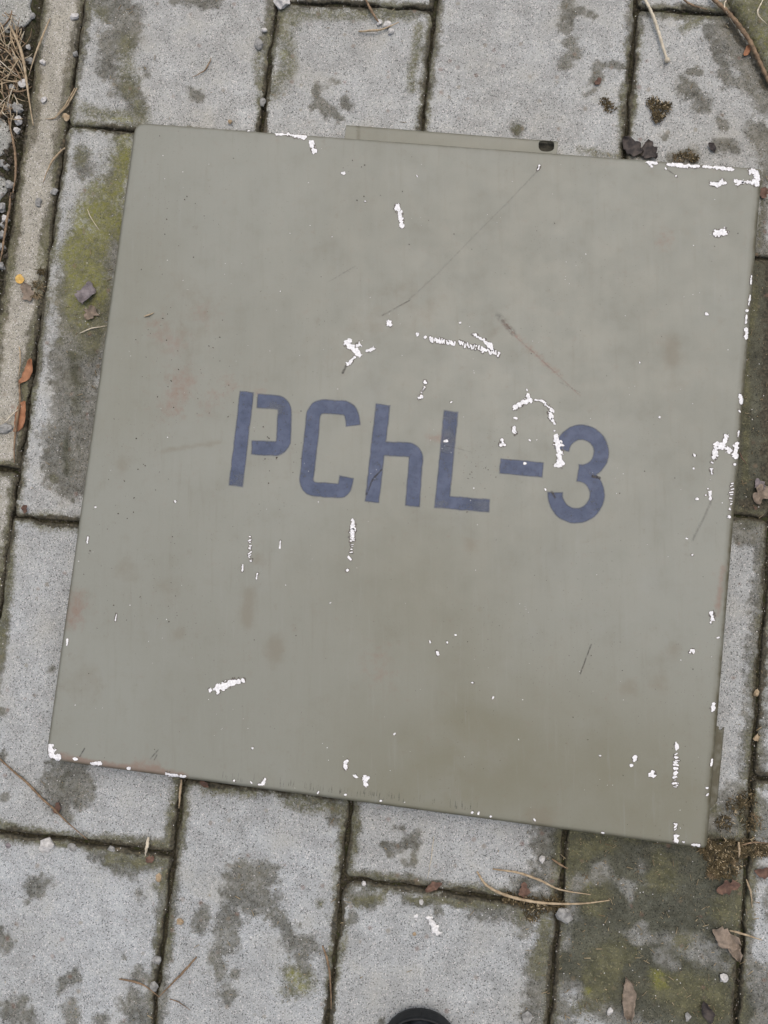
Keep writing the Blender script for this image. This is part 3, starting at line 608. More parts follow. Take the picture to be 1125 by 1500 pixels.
# sheet-metal flanges on the sides: outline by marching fill, then given thickness
def flange(name, field, x0, x1, y0, y1, z, thick, mats, step=1.1, drop=None, rimf=None):
    V, Fc = fill(field, x0, x1, y0, y1, step)
    X_, Y_ = at_arr(V[:, 0], V[:, 1], z); u, v = to_box(X_, Y_)
    zz = np.full(len(u), z) - (drop(V[:, 0], V[:, 1]) if drop else 0)
    n_ = len(u); edges = {}
    Fc = [f[::-1] for f in Fc]
    for f in Fc:
        for a, b in zip(f, f[1:] + f[:1]):
            edges[(a, b)] = 1
    faces = list(Fc) + [[k + n_ for k in f[::-1]] for f in Fc]
    for (a, b) in edges:
        if (b, a) not in edges: faces.append([b, a, a + n_, b + n_])
    vs = np.vstack([np.column_stack([u, v, zz]), np.column_stack([u, v, zz - thick])])
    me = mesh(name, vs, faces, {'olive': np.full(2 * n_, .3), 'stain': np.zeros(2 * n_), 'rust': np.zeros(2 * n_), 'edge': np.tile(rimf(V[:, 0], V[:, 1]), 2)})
    return link(name, me, mats, box)
def line_d(px, py, a, b):                         # signed distance to line a->b (positive below in the photo)
    w = np.array(b, float) - np.array(a, float); w /= np.hypot(*w); return -(px - a[0]) * w[1] + (py - a[1]) * w[0]
T0, T1 = (509, 180), (817, 204)
def f_top(px, py):
    f = line_d(px, py, T0, T1)
    f = np.minimum(f, np.minimum(px - 507 + (py - 183) * .12, 818 - px - (py - 207) * .12)); f = np.minimum(f, 262 - py)
    hx, hy = (px - 800.5) / 11.5, (py - 213) / 9.0
    return np.minimum(f, ((np.abs(hx) ** 2.7 + np.abs(hy) ** 2.7) ** (1 / 2.7) - 1) * 9)
fl = flange('hinge_flange', f_top, 500, 826, 178, 264, .021, .0025, M['paint'], 1.0, lambda px, py: .005 * np.clip(1 - line_d(px, py, T0, T1) / 5.5, 0, 1) ** 2, lambda px, py: np.clip(1.15 - line_d(px, py, T0, T1) / 6.5, 0, 1) + .7 * np.exp(-((px - 525) / 3) ** 2))
fl['label'] = 'long olive grey flange with an oval hole at its right end'
def f_side(px, py):
    f = line_d(px, py, (1063, 1066), (1053, 1174)); f = np.minimum(f, py - 1063 - (px - 1045) * .2); f = np.minimum(f, 1184 - py - (px - 1041) * 1.1); f = np.minimum(f, px - 1012)
    hx, hy = (px - 1056) / 3.2, (py - 1067) / 2.6
    return np.minimum(f, (np.hypot(hx, hy) - 1) * 3)
br = flange('side_bracket', f_side, 1006, 1072, 1056, 1190, .021, .0025, M['paint'], .9, lambda px, py: .004 * np.clip(1 - line_d(px, py, (1063, 1066), (1053, 1174)) / 4, 0, 1) ** 2, lambda px, py: np.full(px.shape, 1.3))
def f_back(px, py): return np.minimum(np.minimum(px - 786, 815 - px), np.minimum(line_d(px, py, T0, T1) - 3, 240 - py))
hb = flange('hole_shade_plate', f_back, 780, 820, 196, 244, .012, .002, M['hole'], 1.5, None, lambda px, py: np.zeros(px.shape)); hb['label'] = 'dark plate painting the shade inside the oval hole'
br['label'] = 'short olive bracket on the right side near the corner'

# ------------------------------------------------------------------ loose things
def surf(px, py):
    x, y = at(px, py); u = x * GU[0] + y * GU[1]
    return 0.0008 if u > C0 else (-.0034 if u > KL else -.004)
def tube(pts, radii, sides=7, seed=0):
    p = [Vector(q) for q in pts]; V = []; Fc = []
    for i, q in enumerate(p):
        t = (p[min(i + 1, len(p) - 1)] - p[max(i - 1, 0)]).normalized(); s = t.cross(Vector((0, 0, 1))).normalized(); up = s.cross(t)
        for k in range(sides):
            a = 6.2832 * k / sides; V.append(q + (s * math.cos(a) + up * math.sin(a)) * radii[i])
    for i in range(len(p) - 1):
        for k in range(sides): Fc.append((i * sides + k, i * sides + (k + 1) % sides, (i + 1) * sides + (k + 1) % sides, (i + 1) * sides + k))
    Fc.append(tuple(range(sides - 1, -1, -1))); Fc.append(tuple(range((len(p) - 1) * sides, len(p) * sides)))
    return V, Fc
def smooth_path(pts, n=8):
    p = [np.array(q, float) for q in pts]; p = [2 * p[0] - p[1]] + p + [2 * p[-1] - p[-2]]; o = []
    for i in range(1, len(p) - 2):
        for j in range(n):
            t = j / n; a, b, c, d_ = p[i - 1], p[i], p[i + 1], p[i + 2]
            o.append(.5 * (2 * b + (c - a) * t + (2 * a - 5 * b + 4 * c - d_) * t * t + (3 * b - a - 3 * c + d_) * t ** 3))
    o.append(p[-2]); return o
S = .00078
stalk_n = [0]
def stalk_geo(pts, r, lift=.0, knob=False, z0=None, taper=.45):
    stalk_n[0] += 1; sd_ = stalk_n[0]; q = smooth_path(pts); n_ = len(q); P = []; Rr = []
    for i, (x, y) in enumerate(q):
        t = i / (n_ - 1); z = (surf(x, y) if z0 is None else z0) + r * S + lift * math.sin(math.pi * t) + .0006 * math.sin(t * 9 + sd_)
        jx = .9 * float(vnoise(np.array(t * 40), np.array(sd_ * 3.1), 5, 3)); X_, Y_ = at(x + jx * .6, y + jx * .4, z); P.append((X_, Y_, max(z, (surf(x, y) if z0 is None else z0) + r * S * .6)))
        k = r * S * (1 - (1 - taper) * abs(2 * t - .8) ** 1.5) * (1 + .16 * math.sin(i * 2.3 + sd_)); k = max(k, r * S * .35)
        if knob and i >= n_ - 3: k = r * S * 1.7
        Rr.append(k)
    return tube(P, Rr)
def stalk(name, pts, r, mat, label, cat, group=None, **kw):
    V, Fc = stalk_geo(pts, r, **kw); o = link(name, mesh(name, V, Fc), M[mat]); return tag(o, label, cat, group)
stalk('twig', [(-4,1108),(22,1132),(40,1147),(62,1170),(80,1186),(98,1204),(128,1230)], 1.7, 'straw_d', 'thin brown twig slanting below the left front corner of the box', 'twig', lift=.002)
stalk('straw', [(699,1277),(712,1296),(740,1311),(790,1322),(845,1324),(893,1319)], 2.2, 'straw', 'longest curved straw stalk lying over the joint in front of the box', 'straw', 'dry straws on the paving', lift=.004)
stalk('straw', [(722,1273),(757,1278),(790,1289),(820,1303),(866,1311)], 1.8, 'straw', 'shorter straw lying just above the longest curved straw', 'straw', 'dry straws on the paving', lift=.003)
stalk('twig', [(534,-4),(543,14),(550,26),(557,36)], 2.0, 'straw_d', 'short crooked twig at the top edge pointing at white grit', 'twig', lift=.003)
stalk('straw', [(525,46),(545,45),(560,43),(584,32)], 1.7, 'straw', 'short straw lying crosswise under the white grit behind the box', 'straw', 'dry straws on the paving', lift=.002)
stalk('plant_stalk', [(943,-4),(955,20),(964,45),(972,72),(978,91)], 2.3, 'straw_p', 'pale stalk with a knobbed end on the top right paver', 'stalk', knob=True, lift=.002, taper=.8)
stalk('twig', [(998,-3),(1013,7),(1036,14)], 1.5, 'straw_d', 'thin twig at the top edge above the dark soil smear', 'twig', lift=.002)
stalk('root', [(1040,-6),(1062,14),(1082,37),(1098,60),(1112,90),(1128,124)], 3.2, 'straw_d', 'thick brown root curving round the mossy stone in the top right corner', 'root', lift=.004, taper=.85)
stalk('straw', [(73,27),(64,50),(55,72),(48,92),(42,112)], 1.5, 'straw', 'straight straw leaning from the kerb into the dry grass', 'straw', 'dry straws on the paving', lift=.005)
stalk('straw', [(11,32),(22,52),(31,74),(37,104),(42,140),(49,184)], 2.5, 'straw', 'thick long straw hanging from the dry grass onto the kerb', 'straw', 'dry straws on the paving', lift=.006)
n1 = stalk_geo([(113,129),(104,146),(94,160),(81,173)], 1.4, .002); n2 = stalk_geo([(110,129),(100,147),(91,160),(80,172)], 1.2, .001); n3 = stalk_geo([(82,172),(76,174),(66,174)], 1.1)
k1 = len(n1[0]); k2 = k1 + len(n2[0])
pn = link('pine_needles', mesh('pine_needles', n1[0] + n2[0] + n3[0], n1[1] + [tuple(i + k1 for i in f) for f in n2[1]] + [tuple(i + k2 for i in f) for f in n3[1]]), M['straw']); tag(pn, 'pair of joined pine needles across the kerb joint behind the left corner', 'pine needle')
stalk('straw', [(95,217),(83,228),(74,240),(63,267)], 1.7, 'straw', 'bent straw on the kerb beside the top left of the box', 'straw', 'dry straws on the paving', lift=.003)
stalk('grass_stem', [(12,172),(18,200),(22,225),(23,250),(21,270),(18,292)], 2.0, 'straw_d', 'brown dead stem lying along the kerb beside the round cobble', 'stem', lift=.004)
stalk('grass_stem', [(16,282),(14,305),(8,335),(3,370),(-4,402)], 2.0, 'straw_d', 'brown dead stem in the gap left of the kerb, below the round cobbles', 'stem', lift=.003)
stalk('grass_stem', [(28,556),(29,590),(24,622),(21,650),(21,678)], 2.0, 'straw_d', 'brown stem standing upright beside the orange leaf on the kerb', 'stem', lift=.003)
stalk('straw', [(28,508),(30,525),(27,552)], 1.2, 'straw', 'thin straw above the orange brown leaves on the kerb', 'straw', 'dry straws on the paving', lift=.003)
stalk('straw', [(5,620),(18,608),(36,590)], 1.2, 'straw_p', 'pale thin straw crossing the larger orange leaf', 'straw', 'dry straws on the paving', lift=.004)
stalk('straw', [(266,1142),(264,1160),(262,1184)], 2.0, 'straw', 'straw standing in the joint under the front edge of the box', 'straw', 'dry straws on the paving', lift=.002)
stalk('straw', [(218,1227),(215,1240),(213,1253)], 2.6, 'straw_p', 'short thick pale straw at the joint crossing below the left corner', 'straw', 'dry straws on the paving', lift=.002)
a = stalk_geo([(288,1402),(272,1420),(256,1437),(232,1461)], 1.8, .003); b = stalk_geo([(174,1434),(192,1437),(212,1444),(234,1461)], 1.5, .003); k1 = len(a[0])
tag(link('forked_twig', mesh('forked_twig', a[0] + b[0], a[1] + [tuple(i + k1 for i in f) for f in b[1]]), M['straw_d']), 'forked brown twig lying over the joint near the bottom edge', 'twig')
stalk('twig', [(248,1463),(262,1468),(279,1480)], .8, 'straw_d', 'hair thin dark twig just right of the forked twig', 'twig')
stalk('twig', [(472,1385),(480,1408),(484,1440),(485,1478)], 1.7, 'straw_d', 'dark twig lying along the joint left of the boot', 'twig', lift=.002)
stalk('twig', [(309,85),(305,96),(297,105),(281,113)], 1.1, 'straw_d', 'thin curled twig on the clean paver behind the box', 'twig')
stalk('straw', [(635,1225),(632,1255),(626,1288)], .6, 'straw_p', 'hair thin straw on the paver right of the dark star shaped stain', 'straw', 'dry straws on the paving')
stalk('twig', [(808,1258),(820,1266),(832,1273)], 1.6, 'leaf_r' if False else 'straw_d', 'short dark twig at the damp joint above the straws', 'twig', lift=.001)
stalk('straw', [(1093,1288),(1099,1305),(1102,1329)], 1.4, 'straw', 'straw lying in the right hand joint below the debris clump', 'straw', 'dry straws on the paving', lift=.002)
stalk('straw', [(1068,1363),(1088,1368),(1116,1377)], 1.6, 'straw', 'straw across the right hand joint over the beige leaf', 'straw', 'dry straws on the paving', lift=.004)
stalk('straw', [(1082,1233),(1083,1246),(1082,1256)], 1.8, 'straw', 'short upright straw in the debris clump by the right corner', 'straw', 'dry straws on the paving', lift=.002)
stalk('straw', [(1085,1238),(1105,1234),(1127,1235)], 1.2, 'straw_d', 'thin brown straw running right from the debris clump', 'straw', 'dry straws on the paving', lift=.002)
stalk('straw', [(117,488),(135,481),(158,477)], 1.0, 'straw_p', 'thin pale straw on the dark stain left of the box', 'straw', 'dry straws on the paving')
stalk('straw', [(1083,662),(1087,671),(1094,680)], .9, 'leaf_r', 'short reddish stalk leaning beside the right edge of the box', 'straw', lift=.003)
stalk('straw', [(211,463.5),(218,461.5),(226,458)], 1.2, 'straw', 'tiny straw lying on the box top near its left edge', 'straw', z0=BH + .0005)
stalk('straw', [(128,487-180),(134,320),(146,338)], .7, 'straw_p', 'hair thin straw on the yellow green moss patch', 'straw', 'dry straws on the paving')
stalk('straw', [(1065,-3),(1062,12),(1078,40)], .9, 'straw_p', 'pale thin straw standing by the root in the top right corner', 'straw', 'dry straws on the paving', lift=.006)
stalk('straw', [(1118,-2),(1110,20),(1124,36)], 1.1, 'straw_p', 'pale bent straw on the mossy stone in the top right corner', 'straw', 'dry straws on the paving', lift=.004, z0=.009)

def leaf(px, py, L, Wd, ang, mat, label, seed, curl=.25, jag=.18, z=None, name='dead_leaf', cat='leaf'):
    """crumpled leaf blade: two-sided sheet with thickness, midrib and a ragged rim; ang = photo angle of its tip (deg, anticlockwise)"""
    nu, nv = 12, 8; R_ = random.Random(seed); V = []; Fc = []
    z = surf(px, py) if z is None else z
    c = Vector((*at(px, py, z), z)); ca, sa = math.cos(math.radians(ang)), math.sin(math.radians(ang)); Ls, Ws = L * S, Wd * S
    for side in (0, 1):
        for i in range(nu + 1):
            t = i / nu; w = Ws * .5 * (math.sin(math.pi * min(1, t * .94 + .04)) ** .75) * (1 + jag * 2.4 * mnoise.noise(Vector((i * .45 + seed * 5.1, seed, 0))))
            w = max(w, Ws * .03)
            for j in range(nv + 1):
                s = j / nv * 2 - 1; x = (t - .5) * Ls; y = s * w * (1 + jag * 1.6 * mnoise.noise(Vector((i * .6, (s > 0) * 9.0 + seed * 2.3, 4)))) + Ls * .06 * math.sin(t * 4 + seed)
                h = curl * Ws * (abs(s) ** 1.6) * (.5 + .5 * math.sin(t * 5 + seed)) + .0022 * mnoise.noise(Vector((x * 190 + seed, y * 160, 0))) + .0016 + .0004 * (1 - abs(s)) ** 4
                V.append((c.x + x * ca - y * sa, c.y + x * sa + y * ca, z + max(.0003, h) - side * .0004))
    n1_ = (nu + 1) * (nv + 1)
    for i in range(nu):
        for j in range(nv):
            a = i * (nv + 1) + j; f = (a, a + nv + 1, a + nv + 2, a + 1); Fc.append(f); Fc.append(tuple(k + n1_ for k in f[::-1]))
    rim = [j for j in range(nv)] + [i * (nv + 1) + nv for i in range(nu)] + [nu * (nv + 1) + j for j in range(nv, 0, -1)] + [i * (nv + 1) for i in range(nu, 0, -1)]
    for a, b in zip(rim, rim[1:] + rim[:1]): Fc.append((a, b, b + n1_, a + n1_))
    return tag(link(name, mesh(name, V, Fc), M[mat]), label, cat)
leaf(128, 430, 36, 27, 80, 'leaf_p', 'crumpled grey violet dead leaf on the green moss left of the box', 1, .35, .25)
leaf(134, 460, 24, 19, 250, 'leaf_b', 'beige leaf scrap just below the grey violet leaf', 2, .3, .3)
leaf(40, 545, 42, 14, 62, 'leaf_o', 'upper of the two orange brown leaves in the kerb joint', 3, .3, .08)
leaf(31, 611, 50, 18, 66, 'leaf_o', 'larger lower orange brown leaf on the kerb', 4, .25, .06)
leaf(38, 746, 13, 9, 70, 'leaf_r', 'tiny red brown leaf scrap on the paver above a joint at left', 5, .3, .2)
leaf(30, 410, 14, 15, 10, 'leaf_y', 'round yellow orange leaf scrap on the kerb', 6, .05, .1)
leaf(41, 429, 32, 18, 300, 'leaf_b', 'pale torn leaf on the kerb below the yellow scrap', 7, .25, .35)
leaf(919, 1461, 56, 19, 98, 'leaf_b', 'long brown curled leaf on the mossy paver near the bottom', 8, .45, .15)
leaf(1062, 1372, 40, 26, 330, 'leaf_b', 'beige leaf over the right hand joint under a straw', 9, .3, .3)
leaf(1075, 1388, 34, 16, 280, 'leaf_b', 'brownish leaf lying in the right hand joint', 10, .3, .3)
leaf(1118, 1276, 26, 14, 170, 'leaf_r', 'red brown leaf at the right edge below the debris clump', 11, .3, .15)
leaf(1066, 1299, 34, 16, 15, 'leaf_r', 'dull reddish leaf below the debris clump at the right corner', 12, .35, .25)
leaf(635, 1298, 26, 11, 30, 'leaf_r', 'dark red brown leaf scrap in the joint in front of the box', 13, .35, .2)
leaf(925, 216, 36, 26, 330, 'leaf_d', 'nearly black wet leaf behind the top edge of the box', 14, .2, .25)
leaf(952, 222, 30, 22, 300, 'leaf_d', 'dark torn leaf right of the nearly black leaf', 15, .25, .35)
leaf(1093, 76, 18, 8, 60, 'leaf_o', 'small orange leaf beside the root at top right', 16, .3, .1)
leaf(300, 1148, 15, 8, 320, 'leaf_r', 'small red leaf tip sticking out under the front edge', 17, .3, .1)
leaf(1116, 725, 30, 24, 40, 'leaf_b', 'pale beige leaf at the right edge of the picture above a joint', 18, .3, .4)
leaf(1112, 710, 20, 12, 120, 'leaf_p', 'grey leaf scrap just above the pale beige leaf at right', 19, .3, .4)
leaf(875, 121, 13, 9, 60, 'leaf_r', 'red brown leaf scrap on a damp spot of the top paver', 21, .3, .2)
leaf(1042, 262-45, 16, 9, 120, 'leaf_d', 'little dark leaf scrap behind the top right of the box', 22, .3, .2)
leaf(1035, 1500-18, 30, 16, 100, 'leaf_d', 'dark leaf half sunk in moss at the bottom right', 23, .3, .2)
leaf(1118, 283, 18, 12, 70, 'leaf_r', 'brown leaf scrap beside the right edge near the top corner', 24, .3, .3)
leaf(768, 1303, 22, 14, 95, 'leaf_r', 'brown leaf scrap between the two straws in front of the box', 25, .3, .35)
leaf(86, 1182, 15, 12, 110, 'leaf_r', 'crumpled brown scrap on the twig below the left corner', 26, .5, .3)
leaf(221, 1257, 13, 10, 20, 'leaf_r', 'brown scrap at the joint crossing beside the pale straw', 27, .4, .3)

def pebble(px, py, r, mat, label, seed, flat=.6, group=None, name='pebble', cat='pebble', sub=2, amp=.28, z=None, sink=.25, stretch=1.0, ang=0):
    import bmesh
    bm = bmesh.new(); bmesh.ops.create_icosphere(bm, subdivisions=sub, radius=1)
    zz = (surf(px, py) if z is None else z); rr = r * S; ca, sa = math.cos(ang), math.sin(ang); x0, y0 = at(px, py, zz)
    for v in bm.verts:
        k = 1 + amp * mnoise.noise(v.co * 1.1 + Vector((seed * 3.7, 0, 0))) + amp * .5 * mnoise.noise(v.co * 2.4 + Vector((0, seed, 0)))
        p = v.co * k; a, b = p.x * rr * stretch, p.y * rr
        v.co = (x0 + a * ca - b * sa, y0 + a * sa + b * ca, zz + (p.z * flat + flat * (1 - 2 * sink)) * rr)
    me = bpy.data.meshes.new(name); bm.to_mesh(me); bm.free()
    if mat == 'cobble':
        for k, v in (('wet', -4), ('moss', -1.1), ('dirt', -4), ('yel', -4), ('warm', .5)):
            q = me.attributes.new(k, 'FLOAT', 'POINT'); q.data.foreach_set('value', np.full(len(me.vertices), v, np.float32))
    return tag(link(name, me, M[mat], None, sub > 2), label, cat, group)
PG = 'loose pebbles on the paving'
for i, (x, y, r, mt, lb) in enumerate([
 (70,1238,9.5,'peb_w','large whitish pebble in the joint at lower left'), (107,1240,5.5,'peb','grey angular pebble right of the large whitish pebble'), (164,1243,4.5,'peb','grey pebble on the joint below the left corner'),
 (13,1238,4.5,'leaf_p','dark violet pebble beside the lower left joint'), (233,1285,4.5,'peb_t','beige pebble right beside the vertical joint at lower left'), (230,1405,6,'peb','upper grey stone chip in the lower left joint'), (226,1445,6,'peb','lower grey stone chip under the forked twig'),
 (264,1350,4.5,'peb_t','tan pebble on a clean paver near the lower left joint'), (379,65,6.5,'peb','grey pebble beside the joint behind the box'), (385,150,4.8,'peb','small grey pebble in the joint just behind the box'), (412,2,11,'peb_w','big cream pebble at the top edge'),
 (387,45,3.5,'peb_w','white pebble above the grey one beside the joint'), (1060,1433,5.5,'peb_w','white stone chip on the mossy paver near the right joint'), (772,1490,7,'peb','pale grey stone at the bottom right of the boot'), (825,1339,10,'peb','flat pale shell like chip under the longest straw'),
 (533,1294,3,'peb_w','white pebble at the joint corner in front of the box'), (617,1321,3,'peb_w','tiny white pebble beside the dark red leaf scrap'), (337,179,3.2,'peb_t','tiny orange pebble behind the back edge of the box'), (80,281,5.5,'peb','grey triangular chip on the kerb'),
 (57,297,5.5,'peb','flat grey chip lower on the kerb'), (110,25,5,'peb_w','bright white chip on the kerb at top left'), (63,92,4,'peb_w','white chip on the kerb beside the dry grass'), (65,147,4,'peb_w','long white chip in the middle of the kerb'), (111,80,4,'peb','pinkish grey chip in the kerb joint'), (8,628,8,'peb','smooth grey stone at the left edge beside the kerb'),
 (556,34,4,'peb_w','left white chip by the crooked twig'), (567,37,5,'peb_w','large white chip by the crooked twig'), (573,47,4,'peb_w','lowest white chip by the crooked twig'), (98,173,5.5,'peb_t','beige stone at the kerb joint corner'), (48,25,5,'peb','rounded grey pebble among the dry grass at top left'),
 (1108,1080,3.5,'peb_t','tan pebble in the right hand joint'), (1108,1015,3.5,'peb_t','yellowish pebble on the dirt right of the box'), (794,1258,4,'peb_w','pale crumb at the damp joint corner in front of the box'), (607,1368,2.5,'peb_t','green yellow crumb in the joint left of the boot') , (893,1481,4,'peb_w','white chip on moss near the bottom edge'), (1007,1488,4,'peb','grey chip beside a dark leaf at the bottom')]):
    pebble(x, y, r, mt, lb, i + 3, .55 if r > 4 else .7, PG, sub=2, amp=.55, stretch=1.0 + .5 * random.random(), ang=random.uniform(0, 3.1))
# cobbles and stones beside the kerb
pebble(-14, 203, 37, 'cobble', 'rounded grey cobble left of the kerb', 71, .30, 'cobbles beside the kerb', 'cobblestone', 'cobblestone', 4, .12, -.006, .4)
pebble(-14, 278, 27, 'cobble', 'smaller cobble below the round one at the left edge', 72, .30, 'cobbles beside the kerb', 'cobblestone', 'cobblestone', 4, .14, -.006, .4)
pebble(12, 14, 44, 'cobble', 'bluish grey cobble under the dry grass in the top left corner', 73, .28, 'cobbles beside the kerb', 'cobblestone', 'cobblestone', 4, .2, -.008, .4)
GL = ['grey stone against the kerb above the round cobble', 'grey stone at the top of the round cobble', 'pale stone touching the kerb near the round cobble', 'small pale stone in the gap right of the round cobble', 'pale stone under the long straw by the kerb', 'tiny grey stone between its two larger neighbours above the round cobble',
 'blue grey stone between the smaller cobble and the kerb', 'grey stone between the two left cobbles', 'tiny stone between the two left cobbles', 'large grey stone just below the smaller cobble', 'pale stone by the brown stem below the smaller cobble', 'grey stone at the left edge, second below the smaller cobble', 'tiny grey stone below the smaller cobble', 'grey stone at the left edge above the lowest gravel stone',
 'small pale stone at the kerb inside the dry grass', 'grey stone at the kerb inside the dry grass', 'grey stone buried in the middle of the dry grass', 'grey stone at the lower end of the dry grass', 'lowest gravel stone at the left edge beside the kerb']
for i, (x, y, r, mt) in enumerate([(26,160,8.5,'peb'),(17,160,7,'peb'),(28,178,7,'peb_w'),(26,192,5.5,'peb_w'),(36,124,7,'peb_w'),(30,158,5,'peb'),(15,272,7,'peb'),(4,240,6,'peb'),(10,245,5,'peb'),(4,306,8,'peb'),(9,322,6,'peb_w'),(3,345,7,'peb'),(6,330,5,'peb'),(4,362,6,'peb'),(42,70,4,'peb_w'),(44,90,5.5,'peb'),(22,88,5,'peb'),(19,130,5,'peb'),(2,390,6,'peb')]):
    pebble(x, y, r, mt, GL[i], i + 90, .7, 'gravel stones left of the kerb', 'gravel_stone', 'gravel', 2, .6)
# mossy slab in the top right corner
def f_ms(px, py): return np.minimum(line_d(px, py, (1130, 118), (1066, -6)) , np.minimum(1420 - px, py + 260)) + 3 * fbm(px, py, 30, 61)
def mossy_stone():
    V, Fc = fill(f_ms, 1020, 1430, -270, 135, 5.0); X_, Y_ = at_arr(V[:, 0], V[:, 1], .006)
    dd = f_ms(V[:, 0], V[:, 1]); zz = .008 - .011 * np.clip(1 - dd / 11, 0, 1) ** 2 + .0012 * fbm(X_, Y_, .03, 66); n_ = len(V); Fc = [f[::-1] for f in Fc]; ed = {}
    for f in Fc:
        for a, b in zip(f, f[1:] + f[:1]): ed[(a, b)] = 1
    faces = list(Fc) + [[b, a, a + n_, b + n_] for (a, b) in ed if (b, a) not in ed]
    ms = 1.2 + .8 * fbm(X_, Y_, .04, 68)
    me = mesh('mossy_stone', np.vstack([np.column_stack([X_, Y_, zz]), np.column_stack([X_, Y_, np.full(n_, -.03)])]), faces, {'wet': np.tile(.8 + fbm(X_, Y_, .05, 70), 2), 'moss': np.tile(ms, 2), 'dirt': np.tile(np.clip(.4 - dd / 9, -2, 1), 2), 'yel': np.full(2 * n_, .2), 'warm': np.full(2 * n_, .8)})
    tag(link('mossy_stone', me, M['paver']), 'olive green mossy stone in the top right corner behind the root', 'stone')
mossy_stone()
# tufts of moss and trodden plant debris
def fibres(spots, n, ln, w, seed, z=None, spread_up=.55):
    R_ = random.Random(seed); V = []; Fc = []
    for (cx, cy, rx) in spots:
        for _ in range(n):
            a = R_.uniform(0, 6.283); q = math.sqrt(R_.random()) * rx; px, py = cx + q * math.cos(a), cy + q * math.sin(a) * .85
            zz = (surf(px, py) if z is None else z) + .0022 * (1 - q / rx) * R_.random(); x, y = at(px, py, zz); L = ln * R_.uniform(.4, 1.3) * S; th = R_.uniform(0, 6.283); el = R_.random() * spread_up
            dx, dy, dz = math.cos(th) * math.cos(el), math.sin(th) * math.cos(el), math.sin(el); nx, ny = -math.sin(th) * w * S, math.cos(th) * w * S
            b = len(V); mx = (x + dx * L * .5, y + dy * L * .5, zz + dz * L * .5 + .0008)
            V += [(x - nx, y - ny, zz), (x + nx, y + ny, zz), (mx[0] + nx, mx[1] + ny, mx[2]), (mx[0] - nx, mx[1] - ny, mx[2] + w * S * .5), (x + dx * L, y + dy * L, max(zz + dz * L * .7, zz))]
            Fc += [(b, b + 1, b + 2, b + 3), (b + 3, b + 2, b + 4)]
    return V, Fc
for (spots, n_, ln, lb) in ((((957,152,11),(968,162,13),(963,172,9),(975,156,7)), 130, 6, 'olive tuft of moss on the top right paver'), (((886,150,8),(893,158,9)), 70, 5, 'small mossy scrap on the paver left of the top right joint'),
    (((1035,1240,13),(1050,1252,20),(1072,1246,20),(1095,1243,18),(1065,1270,20),(1048,1275,12),(1118,1244,12)), 190, 7, 'brown clump of moss and plant debris at the right front corner'), (((995,231,10),(1008,227,9),(1017,232,6)), 70, 5, 'mossy brown scrap behind the top right edge of the box'),
    (((745,1315,11),(770,1318,14),(795,1326,14),(815,1322,12),(780,1338,12)), 80, 7, 'dark moss tuft in the joint under the straws'), (((57,418,8),(60,398,6),(54,432,5)), 40, 8, 'dark debris tuft in the joint between kerb and paver'), (((1078,1180,16),(1095,1170,14),(1060,1205,13),(1100,1205,15)), 110, 5, 'trodden dark plant debris on the paver right of the box corner')):
    V, Fc = fibres(spots, n_, ln, .6, int(spots[0][0])); ob = tag(link('moss_tuft', mesh('moss_tuft', V, Fc), [M['mossy'], M['litter']], None, False), lb, 'moss')
    ob.data.polygons.foreach_set('material_index', np.repeat(np.array([1 if random.random() < .12 else 0 for _ in range(len(Fc) // 2)], np.int32), 2))
# dry grass, top left
def grass():
    R_ = random.Random(5); V = []; Fc = []
    for k in range(260):
        x0, y0 = R_.uniform(-60, 36), R_.uniform(10, 175)
        if x0 > 40 - (y0 - 10) * .10: continue
        a = R_.gauss(-1.2, 1.0); L = R_.uniform(14, 60); bend = R_.gauss(0, .8); P = []; x, y = x0, y0
        for j in range(6):
            P.append((x, y)); a2 = a + bend * j / 5; x += math.cos(a2) * L / 5; y -= math.sin(a2) * L / 5
        if max(q[0] for q in P) > 52: continue
        lift = R_.uniform(.001, .010); zs = [-.003 + lift * math.sin(math.pi * min(1, .25 + j / 6)) for j in range(6)]
        pts = [(*at(P[j][0], P[j][1], zs[j]), zs[j]) for j in range(6)]; r = R_.choice((.5, .7, .9, 1.2)) * S
        v, f = tube(pts, [r * q for q in (1, 1, .95, .85, .7, .35)], 5); b = len(V); V += v; Fc += [tuple(i + b for i in q) for q in f]
    per = 5 * 5 + 2; mi = np.repeat(np.array([random.choice((0, 0, 1, 1, 2)) for _ in range(len(Fc) // per + 1)], np.int32), per)[:len(Fc)]
    tag(link('dry_grass', mesh('dry_grass', V, Fc, None, mi), [M['straw'], M['straw_d'], M['straw_p']]), 'tangle of dry straw coloured grass in the top left corner', 'grass', kind='stuff')
grass()
